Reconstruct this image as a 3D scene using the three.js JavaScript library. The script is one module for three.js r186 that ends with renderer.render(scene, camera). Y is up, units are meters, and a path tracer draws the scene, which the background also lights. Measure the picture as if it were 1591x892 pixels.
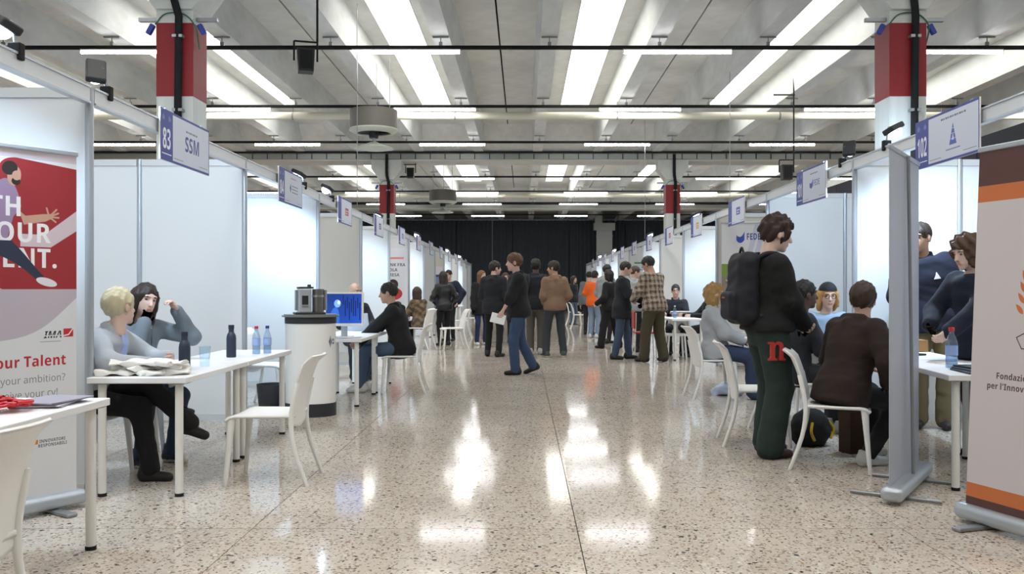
import * as THREE from 'three';
import { RoundedBoxGeometry } from 'three/addons/geometries/RoundedBoxGeometry.js';
import { mergeGeometries } from 'three/addons/utils/BufferGeometryUtils.js';
import { FontLoader } from 'three/addons/loaders/FontLoader.js';
import { TextGeometry } from 'three/addons/geometries/TextGeometry.js';
import { RectAreaLightUniformsLib } from 'three/addons/lights/RectAreaLightUniformsLib.js';

// ---------------------------------------------------------------- camera, light, exposure
const F = 1370, CX = 814, CY = 448, EYE = 1.27;               // focal length and vanishing point in pixels of the 1591 x 892 frame
const scene = new THREE.Scene();
scene.background = new THREE.Color(0x15171a);
const camera = new THREE.PerspectiveCamera(2 * Math.atan(446 / F) * 180 / Math.PI, 1591 / 892, 0.1, 120);
camera.position.set(0, EYE, 0);
camera.setViewOffset(1591, 892, 795.5 - CX, 446 - CY, 1591, 892);   // level camera, lens a little off centre
const renderer = new THREE.WebGLRenderer({ antialias: true });
renderer.toneMapping = THREE.LinearToneMapping;
renderer.toneMappingExposure = 1.55;
renderer.shadowMap.enabled = true;
RectAreaLightUniformsLib.init();
const SKYLIGHT = { color: new THREE.Color(1.0, 0.98, 0.90), glow: 1.6, light: 2.4 };
const TUBE = { color: new THREE.Color(0.97, 0.97, 1.0), glow: 15, light: 40 };
const FLOOD = { color: new THREE.Color(0.60, 0.79, 1.0), glow: 16, light: 7 };

// ---------------------------------------------------------------- helpers
let seed = 7;
const rnd = () => { seed = (seed * 1664525 + 1013904223) >>> 0; return seed / 4294967296; };
const rr = (a, b) => a + (b - a) * rnd();
const V = (x, y, z) => new THREE.Vector3(x, y, z);
const used = {};
const numbered = n => { used[n] = (used[n] ?? -1) + 1; return used[n] ? `${n}_${String(used[n]).padStart(3, '0')}` : n; };
const px = (x, d) => (x - CX) * d / F;                          // a pixel column at depth d -> metres across
const floorDepth = y => EYE * F / (y - CY);
const shadows = o => { o.traverse(c => { if (c.isMesh) { c.castShadow = true; c.receiveShadow = true; } }); return o; };
function mesh(name, geo, mat, parent, label) {
  const m = new THREE.Mesh(geo, mat); m.name = name; m.castShadow = m.receiveShadow = true;
  if (label) m.userData.label = label;
  if (parent) parent.add(m);
  return m;
}
function thing(name, label, category, [x, y, z] = [0, 0, 0], turn = 0, group) {
  const o = new THREE.Group(); o.name = numbered(name); scene.add(o);
  o.position.set(x, y, z); o.rotation.y = turn; o.userData = { label, category };
  if (group) o.userData.group = group;
  return o;
}
function single(name, label, category, geo, mat, [x, y, z] = [0, 0, 0], turn = 0, group) {
  const o = mesh(numbered(name), geo, mat, scene); o.position.set(x, y, z); o.rotation.y = turn;
  o.userData = { label, category }; if (group) o.userData.group = group;
  return o;
}
function struct(name, label, category, parts) {
  const o = new THREE.Group(); o.name = numbered(name); o.userData = { kind: 'structure', label, category }; scene.add(o);
  return o;
}
function dup(root, [x, y, z], turn, label, group) {
  const r = root.clone(); r.name = numbered(root.name.replace(/_\d{3}$/, '')); scene.add(r);
  r.position.set(x, y, z); r.rotation.y = turn; r.userData = { ...root.userData };
  if (label) r.userData.label = label;
  if (group) r.userData.group = group;
  return r;
}
const box = (w, h, d, x = 0, y = 0, z = 0) => new THREE.BoxGeometry(w, h, d).translate(x, y, z);
const rbox = (w, h, d, r, x = 0, y = 0, z = 0, s = 2) => new RoundedBoxGeometry(w, h, d, s, r).translate(x, y, z);
const cyl = (r0, r1, h, n = 16, x = 0, y = 0, z = 0) => new THREE.CylinderGeometry(r1, r0, h, n).translate(x, y, z);
function bar(a, b, r, n = 8, r2 = r) {                          // a round bar from a to b
  const g = new THREE.CylinderGeometry(r2, r, a.distanceTo(b), n);
  const q = new THREE.Quaternion().setFromUnitVectors(V(0, 1, 0), b.clone().sub(a).normalize());
  return g.applyQuaternion(q).translate((a.x + b.x) / 2, (a.y + b.y) / 2, (a.z + b.z) / 2);
}
const tube = (pts, r, n = 24, k = 8, closed = false) => new THREE.TubeGeometry(new THREE.CatmullRomCurve3(pts.map(p => V(...p)), closed), n, r, k, closed);
const lathe = (pts, n = 24) => new THREE.LatheGeometry(pts.map(p => new THREE.Vector2(...p)), n);
const join = gs => mergeGeometries(gs.map(g => { const q = g.index ? g.toNonIndexed() : g; for (const k of Object.keys(q.attributes)) if (!['position', 'normal', 'uv'].includes(k)) q.deleteAttribute(k); return q; }));
const std = (color, roughness = 0.6, extra = {}) => new THREE.MeshStandardMaterial({ color, roughness, ...extra });
function canvasMap(w, h, draw) {
  const c = document.createElement('canvas'); c.width = w; c.height = h;
  draw(c.getContext('2d'), w, h);
  const t = new THREE.CanvasTexture(c); t.colorSpace = THREE.SRGBColorSpace; t.anisotropy = 8;
  return t;
}
function noiseMap(n, fn, repeat = 1, srgb = false) {             // computed greyscale or rgb texture
  const a = new Uint8Array(n * n * 4);
  for (let y = 0; y < n; y++) for (let x = 0; x < n; x++) {
    const v = fn(x / n, y / n), i = (y * n + x) * 4;
    const [r, g, b] = Array.isArray(v) ? v : [v, v, v];
    a[i] = r * 255; a[i + 1] = g * 255; a[i + 2] = b * 255; a[i + 3] = 255;
  }
  const t = new THREE.DataTexture(a, n, n); t.wrapS = t.wrapT = THREE.RepeatWrapping; t.magFilter = THREE.LinearFilter;
  t.minFilter = THREE.LinearMipmapLinearFilter; t.generateMipmaps = true; t.repeat.set(repeat, repeat);
  if (srgb) t.colorSpace = THREE.SRGBColorSpace; t.needsUpdate = true;
  return t;
}
// periodic value noise on a lattice
const lattice = Array.from({ length: 4096 }, () => rnd());
function vnoise(x, y, per) {
  const xi = Math.floor(x), yi = Math.floor(y), fx = x - xi, fy = y - yi;
  const h = (a, b) => lattice[((((a % per) + per) % per) * 73 + (((b % per) + per) % per) * 179) & 4095];
  const sx = fx * fx * (3 - 2 * fx), sy = fy * fy * (3 - 2 * fy);
  return (h(xi, yi) * (1 - sx) + h(xi + 1, yi) * sx) * (1 - sy) + (h(xi, yi + 1) * (1 - sx) + h(xi + 1, yi + 1) * sx) * sy;
}
const fbm = (x, y, p) => 0.5 * vnoise(x * p, y * p, p) + 0.27 * vnoise(x * p * 2, y * p * 2, p * 2) + 0.15 * vnoise(x * p * 4, y * p * 4, p * 4) + 0.08 * vnoise(x * p * 8, y * p * 8, p * 8);

// ---------------------------------------------------------------- materials
const concreteMap = noiseMap(512, (u, v) => { const n = 0.9 + 0.1 * fbm(u, v, 8); return [n, n, n * 0.985]; }, 1, true);
const fabricBump = noiseMap(256, (u, v) => 0.5 + 0.25 * Math.sin(u * 402) * Math.sin(v * 402) + 0.25 * (fbm(u, v, 16) - 0.5));
const M = {
  concrete: std(0xe6e6e4, 0.85, { map: concreteMap }),
  rib: std(0xe6e8ea, 0.85, { map: concreteMap }),
  beam: std(0xe6e6e4, 0.85, { map: concreteMap }),
  columnWhite: std(0xdfe1de, 0.7, { map: concreteMap }),
  columnRed: std(0x8c1c22, 0.6),
  joint: std(0x2c2d2a, 0.9),
  black: std(0x17181a, 0.55),
  blackMatte: std(0x121315, 0.85),
  curtain: std(0x3b4147, 0.95),
  hallWall: std(0x9b9c98, 0.9, { map: concreteMap }),
  steel: std(0x9a9da0, 0.4, { metalness: 0.7 }),
  alu: std(0xb9c0c8, 0.38, { metalness: 0.55 }),
  chrome: std(0xd5d7d9, 0.18, { metalness: 0.95 }),
  panel: std(0xd9dde0, 0.5),
  panelBeige: std(0xd6d3cb, 0.6),
  rail: std(0xd4d8db, 0.42, { metalness: 0.25 }),
  white: std(0xecebe6, 0.42),
  whitePlastic: std(0xf0f0ee, 0.38),
  tableTop: std(0xeeeef0, 0.4),
  creamPipe: std(0xd8d6c4, 0.6),
  duct: std(0xa3a59f, 0.45, { metalness: 0.4 }),
  blue: std(0x26348c, 0.45),
  darkPlastic: std(0x2b2c30, 0.5),
  cardboard: std(0xa07b50, 0.85),
  paper: std(0xf1f1ee, 0.8),
  tubeGlow: new THREE.MeshStandardMaterial({ color: 0xffffff, emissive: TUBE.color, emissiveIntensity: TUBE.glow }),
  skyGlow: new THREE.MeshStandardMaterial({ color: 0xffffff, emissive: SKYLIGHT.color, emissiveIntensity: SKYLIGHT.glow }),
  floodGlow: new THREE.MeshStandardMaterial({ color: 0xffffff, emissive: FLOOD.color, emissiveIntensity: FLOOD.glow }),
  bottle: new THREE.MeshPhysicalMaterial({ color: 0xdfeaf5, roughness: 0.08, transmission: 0.9, thickness: 0, ior: 1.4 }),
  glass: new THREE.MeshPhysicalMaterial({ color: 0xf4fbff, roughness: 0.03, transmission: 1, thickness: 0 }),
};

// ---------------------------------------------------------------- the hall
const HX0 = -16.5, HX1 = 18, HD0 = -9, HD1 = 49;                 // hall: across and in depth (d = -z)
const RIB_Y = 5.07, SLAB_Y = 5.67;
// terrazzo: stone chips in a pale cement, seen from above
function terrazzo(n, metres) {
  const a = new Float32Array(n * n * 3);
  for (let y = 0; y < n; y++) for (let x = 0; x < n; x++) {
    const k = 0.93 + 0.14 * (fbm(x / n, y / n, 6) - 0.5) + 0.05 * (rnd() - 0.5), i = (y * n + x) * 3;
    a[i] = 0.82 * k; a[i + 1] = 0.78 * k; a[i + 2] = 0.73 * k;
  }
  const per = n / metres;
  const chips = [[[0.80, 0.77, 0.73], 5200, 0.004, 0.012], [[0.62, 0.55, 0.49], 3600, 0.003, 0.010], [[0.46, 0.42, 0.39], 2100, 0.003, 0.008], [[0.30, 0.275, 0.265], 1300, 0.0025, 0.008], [[0.2, 0.185, 0.19], 150, 0.008, 0.014], [[0.60, 0.45, 0.40], 700, 0.003, 0.009]];
  for (const [col, count, r0, r1] of chips) for (let k = 0; k < count * metres * metres / 4; k++) {
    const cx = rnd() * n, cy = rnd() * n, ra = rr(r0, r1) * per, rb = ra * rr(0.4, 0.95), t = rnd() * 3.14, ct = Math.cos(t), st = Math.sin(t), w = rr(-0.06, 0.06), q = rr(1.2, 3);
    const R = Math.ceil(ra);
    for (let dy = -R; dy <= R; dy++) for (let dx = -R; dx <= R; dx++) {
      const e = Math.pow(Math.abs((dx * ct + dy * st) / ra), q) + Math.pow(Math.abs((dy * ct - dx * st) / rb), q);
      if (e < 1) { const i = ((((cy + dy | 0) + n) % n) * n + ((cx + dx | 0) + n) % n) * 3; for (let c = 0; c < 3; c++) a[i + c] = col[c] + w; }
    }
  }
  const out = new Uint8Array(n * n * 4);
  for (let i = 0; i < n * n; i++) { for (let c = 0; c < 3; c++) out[i * 4 + c] = Math.max(0, Math.min(1, a[i * 3 + c])) * 255; out[i * 4 + 3] = 255; }
  const t = new THREE.DataTexture(out, n, n); t.wrapS = t.wrapT = THREE.RepeatWrapping; t.magFilter = THREE.LinearFilter; t.minFilter = THREE.LinearMipmapLinearFilter; t.generateMipmaps = true;
  t.colorSpace = THREE.SRGBColorSpace; t.anisotropy = 8; t.needsUpdate = true;
  return t;
}
const floorMap = terrazzo(2048, 3.0);
const floorRough = noiseMap(512, (u, v) => 0.62 + 0.5 * (fbm(u, v, 5) - 0.5));
M.floor = new THREE.MeshPhysicalMaterial({ specularIntensity: 0.2, map: floorMap, roughness: 0.13, roughnessMap: floorRough, color: 0xffffff });
{
  const floor = struct('floor', 'polished beige terrazzo floor of large slabs with dark stone chips', 'floor');
  const S = 1.715, X0 = -1.435, gap = 0.005, variants = [];
  for (let k = 0; k < 6; k++) {
    const g = box(S - gap, 0.03, S - gap), uv = g.attributes.uv, p = g.attributes.position, ox = rnd(), oy = rnd();
    for (let i = 0; i < uv.count; i++) uv.setXY(i, p.getX(i) / 3 + ox, p.getZ(i) / 3 + oy);
    variants.push(g);
  }
  const D0 = 4.66 - S * 3;                                        // a cross joint falls 4.66 m in front of the camera
  for (let i = -3; i <= 3; i++) for (let j = 0; j < 26; j++) {
    const m = mesh('floor_slab', variants[(rnd() * 6) | 0], M.floor, floor);
    m.position.set(X0 + S * (i + 0.5), -0.015, -(D0 + S * (j + 0.5)));
    m.rotation.y = Math.PI / 2 * ((rnd() * 4) | 0);
  }
  const side = (x0, x1, d0, d1) => {
    const g = box(x1 - x0, 0.03, d1 - d0, (x0 + x1) / 2, -0.015, -(d0 + d1) / 2), uv = g.attributes.uv, p = g.attributes.position;
    for (let i = 0; i < uv.count; i++) uv.setXY(i, p.getX(i) / 3, p.getZ(i) / 3);
    return g;
  };
  const xa = X0 - 3 * S, xb = X0 + 4 * S, da = D0, db = D0 + 26 * S;
  const rest = mesh('floor_slab', join([side(HX0, xa - gap, HD0, HD1), side(xb + gap, HX1, HD0, HD1), side(xa, xb, HD0, da - gap), side(xa, xb, db + gap, HD1)]), M.floor, floor);
  rest.userData.kind = 'stuff';
  mesh('floor_bed', box(HX1 - HX0, 0.1, HD1 - HD0, (HX0 + HX1) / 2, -0.083, -(HD0 + HD1) / 2), std(0x6d655c, 0.9), floor);
}
{ // roof: pairs of deep ribs, slabs between them, a skylight strip along the middle of each pair, transverse beams every 15 m
  const ceiling = struct('ceiling', 'precast concrete ceiling of long white ribs with skylight strips between them', 'ceiling');
  const beams = [-5.4, 9.6, 24.6, 39.6];
  const ribShape = L => { const s = new THREE.Shape([[-0.13, 0], [0.13, 0], [0.19, 0.62], [-0.19, 0.62]].map(p => new THREE.Vector2(...p))); return new THREE.ExtrudeGeometry(s, { depth: L, bevelEnabled: false }); };
  const ribGeo = ribShape(HD1 - HD0);
  { const uv = ribGeo.attributes.uv, p = ribGeo.attributes.position; for (let i = 0; i < uv.count; i++) uv.setXY(i, p.getX(i) + p.getY(i), p.getZ(i) * 0.4); }
  const slabGeo = {};
  const slab = (w, L) => slabGeo[w + '_' + L] ??= (() => { const g = box(w, 0.08, L), uv = g.attributes.uv, p = g.attributes.position; for (let i = 0; i < uv.count; i++) uv.setXY(i, p.getX(i) * 0.5, p.getZ(i) * 0.5); return g; })();
  let nw = 0;
  for (let m = -4; m <= 5; m++) {
    const c = -2.085 + 3.3 * m;
    for (const s of [-1, 1]) {
      const r = mesh('ceiling_rib', ribGeo, M.rib, ceiling); r.position.set(c + s * 0.83, RIB_Y, -HD1);
    }
    for (let b = 0; b < 4; b++) {
      const d0 = beams[b], d1 = b < 3 ? beams[b + 1] : HD1, mid = (d0 + 7.5), s0 = mid - 4.2, s1 = mid + 4.2;
      const lay = (w, x, a, e) => { if (e - a > 0.3) { const n = Math.max(1, Math.round((e - a) / 1.4)), L = (e - a) / n; for (let k = 0; k < (Math.abs(m) < 3 && b > 0 && b < 3 && w < 0.85 ? n : 1); k++) { const one = Math.abs(m) < 3 && b > 0 && b < 3 && w < 0.85; const g = mesh('ceiling_panel', slab(w, +(one ? L - 0.012 : e - a).toFixed(3)), M.concrete, ceiling); g.position.set(x, SLAB_Y + 0.04, one ? -(a + L * (k + 0.5)) : -(a + e) / 2); } } };
      const hasSky = b < 3;
      // outer halves, up to the joint between two pairs
      for (const s of [-1, 1]) {
        const g = mesh('ceiling_panel', slab(0.80, +(d1 - d0).toFixed(3)), M.concrete, ceiling); g.position.set(c + s * (0.83 + 0.405), SLAB_Y + 0.04, -(d0 + d1) / 2);
      }
      if (hasSky) {
        for (const s of [-1, 1]) { const g = mesh('ceiling_panel', slab(0.495, 8.4), M.concrete, ceiling); g.position.set(c + s * 0.5825, SLAB_Y + 0.04, -mid); }
        for (const [a, e] of [[d0, s0], [s1, d1]]) { const g = mesh('ceiling_panel', slab(1.66, +(e - a).toFixed(3)), M.concrete, ceiling); g.position.set(c, SLAB_Y + 0.04, -(a + e) / 2); }
        nw++;
        const w = struct('window_' + nw, 'milky glowing skylight strip between two white ceiling ribs', 'skylight');
        w.userData.group = 'skylight strips in the ceiling';
        w.position.set(c, SLAB_Y, -mid);
        for (let k = 0; k < 6; k++) mesh('skylight_pane', box(0.665, 0.02, 1.392, 0, 0.05, -4.2 + 1.4 * (k + 0.5)), [M.white, M.white, M.white, M.skyGlow, M.white, M.white], w);
        mesh('window_frame', join([box(0.01, 0.1, 8.4, -0.338, 0.03, 0), box(0.01, 0.1, 8.4, 0.338, 0.03, 0)]), M.rail, w);
        if (m > -3 && m < 4) {
          const l = new THREE.RectAreaLight(SKYLIGHT.color, SKYLIGHT.light, 0.66, 8.3);
          l.position.set(c, SLAB_Y + 0.025, -mid); l.rotation.x = -Math.PI / 2; scene.add(l);
        }
      } else { const g = mesh('ceiling_panel', slab(1.66, +(d1 - d0).toFixed(3)), M.concrete, ceiling); g.position.set(c, SLAB_Y + 0.04, -(d0 + d1) / 2); }
    }
    // sloping haunches where the recesses close on the beams
    for (const bd of beams) for (const [x, w] of [[c, 1.4], [c + 1.65, 1.4]]) for (const s of [-1, 1]) {
      const sh = new THREE.Shape([[0, 0], [0, 0.6], [1.0, 0.6], [0.45, 0.2]].map(p => new THREE.Vector2(...p)));
      const g = new THREE.ExtrudeGeometry(sh, { depth: w, bevelEnabled: false }).translate(0, 0, -w / 2).rotateY(s * Math.PI / 2);
      const h = mesh('ceiling_haunch', g, M.concrete, ceiling); h.position.set(x, RIB_Y, -(bd + 0.45) - s * 0.45);
    }
  }
  mesh('roof_deck', box(HX1 - HX0 + 0.4, 0.2, HD1 - HD0 + 0.4, (HX0 + HX1) / 2, SLAB_Y + 0.26, -(HD0 + HD1) / 2), M.joint, ceiling);
  for (const bd of beams) {
    const b = struct('ceiling_beam', 'grey transverse concrete beam carried by the red and white columns', 'beam');
    b.userData.group = 'transverse beams under the ceiling ribs';
    mesh('beam_body', box(HX1 - HX0, 0.26, 0.9, (HX0 + HX1) / 2, RIB_Y - 0.11, -(bd + 0.45)), M.beam, b);
    mesh('cable_tray', box(HX1 - HX0, 0.15, 0.05, (HX0 + HX1) / 2, 4.94, -(bd - 0.04)), M.duct, b);
    for (let x = HX0 + 0.3; x < HX1; x += 0.412) if (x > -8 && x < 9 && bd === 24.6) mesh('tray_clip', box(0.025, 0.15, 0.012, x, 4.94, -(bd - 0.075)), M.black, b);
    mesh('cable_bundle', bar(V(HX0, 5.05, -(bd - 0.1)), V(HX1, 5.05, -(bd - 0.1)), 0.028), M.blackMatte, b);
  }
}
{ // outer walls of the hall
  const T = 0.3, H = 6, W = HX1 - HX0, L = HD1 - HD0, mx = (HX0 + HX1) / 2, md = -(HD0 + HD1) / 2;
  for (const [n, g, l] of [['wall_left', box(T, H, L, HX0 - T / 2, H / 2, md), 'plain grey hall wall behind one row of stands'], ['wall_right', box(T, H, L, HX1 + T / 2, H / 2, md), 'plain grey hall wall behind the other row of stands'], ['wall_front', box(W, H, T, mx, H / 2, -HD0 + T / 2), 'plain grey hall wall behind the viewer']]) {
    const w = mesh(n, g, M.hallWall, scene); w.userData = { kind: 'structure', label: l, category: 'wall' };
  }
  const back = struct('wall_back', 'grey end wall of the hall above a black curtain', 'wall');
  mesh('wall_face', box(W, H, T, mx, H / 2, -HD1 - T / 2), M.hallWall, back);
  // pleated black curtain in broad panels
  const cur = thing('black_curtain', 'tall black curtain covering the end wall of the hall', 'curtain', [0, 0, -48.6]);
  for (let k = 0; k < 9; k++) {
    const x0 = -13 + k * 3.1, w = 3.06, n = 44, sh = new THREE.Shape();
    const zf = i => 0.03 * Math.sin(i * 1.9 + k) + 0.012 * Math.sin(i * 0.7);
    sh.moveTo(0, zf(0)); for (let i = 1; i <= n; i++) sh.lineTo(w * i / n, zf(i));
    for (let i = n; i >= 0; i--) sh.lineTo(w * i / n, zf(i) - 0.012);
    mesh('curtain_panel', new THREE.ExtrudeGeometry(sh, { depth: 5.0, bevelEnabled: false }).rotateX(-Math.PI / 2).translate(x0, 0.02, 0), M.curtain, cur);
  }
  mesh('curtain_rail', bar(V(-13.2, 5.04, 0), V(15, 5.04, 0), 0.04), M.steel, cur);
  // ducts and pipes on the end wall
  const pipe = thing('ventilation_pipe', 'long grey horizontal pipe high on the end wall above the curtain', 'pipe', [0, 0, -48.3]);
  mesh('pipe_run', tube([[-11, 5.45, 0], [3.6, 5.45, 0], [3.9, 5.4, 0], [4.0, 5.2, 0], [4.0, 4.9, 0]], 0.07, 60), M.duct, pipe);
  mesh('pipe_run', tube([[5.0, 4.95, 0], [5.1, 5.2, 0], [5.4, 5.28, 0], [12, 5.28, 0]], 0.07, 40), M.duct, pipe);
  const du = thing('air_duct', 'upright grey metal air duct with banded sections by the curtain', 'duct', [4.35, 0, -47.9]);
  mesh('duct_body', box(0.85, 4.7, 0.5, 0, 2.35, 0), M.duct, du);
  for (const y of [1.4, 2.3, 3.2, 4.1]) mesh('duct_flange', box(0.9, 0.06, 0.55, 0, y, 0), M.steel, du);
  mesh('duct_hood', box(1.15, 0.4, 0.6, 0, 4.6, 0), M.duct, du);
  mesh('duct_riser', box(0.4, 0.9, 0.4, -0.3, 5.2, 0), M.duct, du);
  const dk = thing('dark_partition', 'tall dark navy partition standing behind the stands of booth 102', 'partition', [6.75, 0, -16]);
  for (let k = 0; k < 5; k++) mesh('partition_panel', box(0.06, 3.5, 1.94, 0, 1.75, 3.9 - k * 1.96), std(0x22252e, 0.8), dk);
  mesh('partition_post', box(0.1, 3.55, 0.1, 0, 1.775, 4.93), M.alu, dk);
}
// columns
for (const [x, d, near] of [[-3.8, 9.8, 1], [4.18, 9.8, 1], [-3.83, 24.8, 0], [4.16, 24.8, 0]]) {
  const c = struct('column', 'square white concrete column with a broad red band and a black downpipe', 'column');
  c.userData.group = 'red banded columns'; c.position.set(x, 0, -d);
  const w = 0.4;
  mesh('column_shaft', box(w, 3.36, w, 0, 1.68, 0), M.columnWhite, c);
  mesh('red_band', box(w + 0.004, 0.8, w + 0.004, 0, 3.76, 0), M.columnRed, c, 'dark red painted band');
  mesh('column_neck', box(w, 0.14, w, 0, 4.23, 0), M.columnWhite, c);
  const cap = new THREE.Shape([[-0.2, 0], [0.2, 0], [0.42, 0.3], [0.42, 0.55], [-0.42, 0.55], [-0.42, 0.3]].map(p => new THREE.Vector2(...p)));
  mesh('capital', new THREE.ExtrudeGeometry(cap, { depth: 0.5, bevelEnabled: false }).translate(0, 4.3, -0.25), M.columnWhite, c);
  mesh('downpipe', tube([[0.02, 5.0, 0.3], [0.02, 4.45, 0.3], [0.03, 4.36, 0.29], [0.06, 4.24, 0.255], [0.06, 4.1, 0.25], [0.05, 3.0, 0.25], [0.05, 0.05, 0.25]], 0.042, 50), M.blackMatte, c, 'black rain pipe');
  for (const y of [4.0, 3.2]) mesh('pipe_clip', box(0.11, 0.03, 0.1, 0.055, y, 0.235), M.steel, c);
  mesh('cable_loop', tube([[-0.21, 4.14, 0.21], [-0.1, 4.25, 0.22], [0.1, 4.25, 0.22], [0.22, 4.13, 0.21], [0.23, 3.9, 0.1]], 0.008, 24, 6), std(0x3d6b4f, 0.6), c);
  for (const s of [-1, 1]) {
    mesh('bracket', box(0.26, 0.04, 0.05, s * 0.3, 4.22, 0.1).rotateZ(s * 0.0), M.steel, c);
    const so = mesh('socket', rbox(0.055, 0.12, 0.055, 0.012), std(0x2b3f9e, 0.5), c, 'blue hanging power socket'); so.position.set(s * 0.28, 4.1, 0.16); so.rotation.z = s * 0.5;
  }
}
// lighting tracks with LED tubes
{
  const rows = [2.4, 6.7, 13.3, 17.6, 21.9, 28.7, 33.0, 37.4, 43.5];
  for (const d of rows) {
    const tr = thing('lighting_track', 'black lighting track hung across the hall under the ribs', 'track', [0, 4.9, -d], 0, 'black lighting tracks');
    mesh('track_rail', box(HX1 - HX0 - 0.4, 0.05, 0.06, (HX0 + HX1) / 2, 0, 0), M.blackMatte, tr);
    for (let m = -4; m <= 5; m++) for (const s of [-1, 1]) {
      const x = -2.085 + 3.3 * m + s * 0.83;
      mesh('hanger', join([bar(V(x, 0.02, 0), V(x, 0.17, 0), 0.008, 6), box(0.24, 0.016, 0.03, x, 0.155, 0), box(0.05, 0.05, 0.03, x, 0.06, 0)]), M.steel, tr);
    }
    for (let k = -2; k <= 3; k++) {
      const x = -1.775 + 4.09 * k;
      const t = thing('led_tube', 'glowing white LED tube light clipped under a black track', 'tube light', [x, 4.862, -d], 0, 'LED tube lights on the tracks');
      mesh('tube_body', join([box(1.64, 0.018, 0.05, 0, 0.004, 0), box(0.012, 0.056, 0.056, -0.815, -0.028, 0), box(0.012, 0.056, 0.056, 0.815, -0.028, 0)]), M.white, t);
      mesh('diffuser', new THREE.CylinderGeometry(0.027, 0.027, 1.62, 6, 1, true).rotateZ(Math.PI / 2).translate(0, -0.028, 0), M.tubeGlow, t);
      const l = new THREE.RectAreaLight(TUBE.color, TUBE.light, 1.6, 0.05);
      l.position.set(x, 4.862 - 0.06, -d); l.rotation.x = -Math.PI / 2; scene.add(l);
    }
  }
  for (const [d, lab] of [[17.95, 'cream painted pipe crossing the hall behind the big drum fan'], [33.4, 'cream painted pipe crossing the hall beyond the transverse beam']]) {
    const p = thing('heating_pipe', lab, 'pipe', [0, 4.78, -d]);
    mesh('pipe_run', bar(V(HX0 + 0.1, 0, 0), V(HX1 - 0.1, 0, 0), 0.075, 14), M.creamPipe, p);
    for (let x = -14.6; x < 17; x += 3.3) mesh('pipe_strap', join([bar(V(x, 0, 0), V(x, 0.29, 0), 0.008, 6), cyl(0.08, 0.08, 0.03, 14).rotateZ(Math.PI / 2).translate(x, 0, 0)]), M.steel, p);
  }
}
// ---------------------------------------------------------------- exhibition stands
const LX = -2.66, RX = 3.15, BAY = k => 5.4 + 3 * k, WALL_H = 2.5;
function partition(side, d, label, group, mat = M.panel) {       // three white panels between aluminium posts, from the aisle outwards
  const x0 = side < 0 ? LX : RX;
  const t = thing('booth_partition', label, 'partition', [x0, 0, -d], 0, group);
  for (let k = 0; k < 4; k++) mesh('post', new THREE.CylinderGeometry(0.024, 0.024, WALL_H, 8).rotateY(Math.PI / 8).translate(side * k, WALL_H / 2, 0), M.alu, t);
  for (let k = 0; k < 3; k++) {
    mesh('panel', box(0.95, WALL_H - 0.14, 0.012, side * (k + 0.5), WALL_H / 2 + 0.005, 0), mat, t);
    mesh('top_rail', box(0.952, 0.06, 0.034, side * (k + 0.5), WALL_H - 0.034, 0), M.rail, t);
    mesh('bottom_rail', box(0.952, 0.06, 0.034, side * (k + 0.5), 0.045, 0), M.rail, t);
  }
  return t;
}
const lit = new Set(['-5.4', '-11.4', '-17.4', '-23.4', '-32.4', '8.4', '17.4', '23.4', '32.4', '38.4']);
const booth = { '-5.4': 'behind the running man banner', '-8.4': 'behind the two seated women at booth 83', '-11.4': 'lit by a floodlight beside sign 84', '-14.4': 'unlit and behind the seated man in the black hoodie', '8.4': 'lit by a floodlight behind the boy in the brown hoodie', '11.4': 'behind the young man with the backpack', '14.4': 'carrying the factory photo banner' };
for (const side of [-1, 1]) for (let k = 0; k <= 13; k++) {
  const d = BAY(k), key = (side * d).toFixed(1), b = booth[key];
  partition(side, d, b ? `white panel partition wall ${b}` : 'white panel partition wall far down the row of stands', b ? undefined : 'far partitions in the rows of stands', Math.abs(d - 14.4) < 0.1 || (side < 0 && Math.abs(d - 29.4) < 0.1) ? M.panelBeige : M.panel);
}
for (const side of [-1, 1]) {                                      // closed backs of the two rows
  const x = side < 0 ? LX - 3.05 : RX + 3.05;
  const t = thing('booth_back_wall', side < 0 ? 'long white panel wall closing the backs of stands 82 to 84' : 'long white panel wall closing the backs of stands 101 and 102', 'partition', [x, 0, 0]);
  for (let k = 0; k < 42; k++) {
    mesh('panel', box(0.012, WALL_H - 0.14, 0.95, 0, WALL_H / 2, -(2.9 + k)), M.panel, t);
    mesh('post', new THREE.CylinderGeometry(0.024, 0.024, WALL_H, 8).translate(0, WALL_H / 2, -(2.4 + k)), M.alu, t);
  }
  mesh('top_rail', box(0.034, 0.06, 42, 0, WALL_H - 0.034, -23.4), M.rail, t);
  mesh('bottom_rail', box(0.034, 0.06, 42, 0, 0.045, -23.4), M.rail, t);
}
for (const side of [-1, 1]) for (let k = -1; k <= 12; k++) {         // header beams along the aisle, one for each stand
  const d0 = BAY(k) + 0.03, d1 = BAY(k + 1) - 0.03;
  const name = side < 0 ? ['82', '83', '84'][k + 1] : ['103', '102', '101'][k + 1];
  const t = thing('header_beam', name ? `pale metal header beam along the aisle front of booth ${name}` : 'pale metal header beam along a distant stand', 'beam', [side < 0 ? LX : RX, WALL_H - 0.05, 0], 0, name ? undefined : 'header beams of the distant stands');
  mesh('beam_web', box(0.034, 0.09, d1 - d0, 0, 0, -(d0 + d1) / 2), M.rail, t);
  for (const y of [-0.047, 0.047]) mesh('beam_flange', box(0.05, 0.012, d1 - d0, 0, y, -(d0 + d1) / 2), M.alu, t);
  if (k === -1) mesh('post', new THREE.CylinderGeometry(0.024, 0.024, WALL_H, 8).translate(0, 0.05 - WALL_H / 2, -BAY(-1)), M.alu, t);
}
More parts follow.
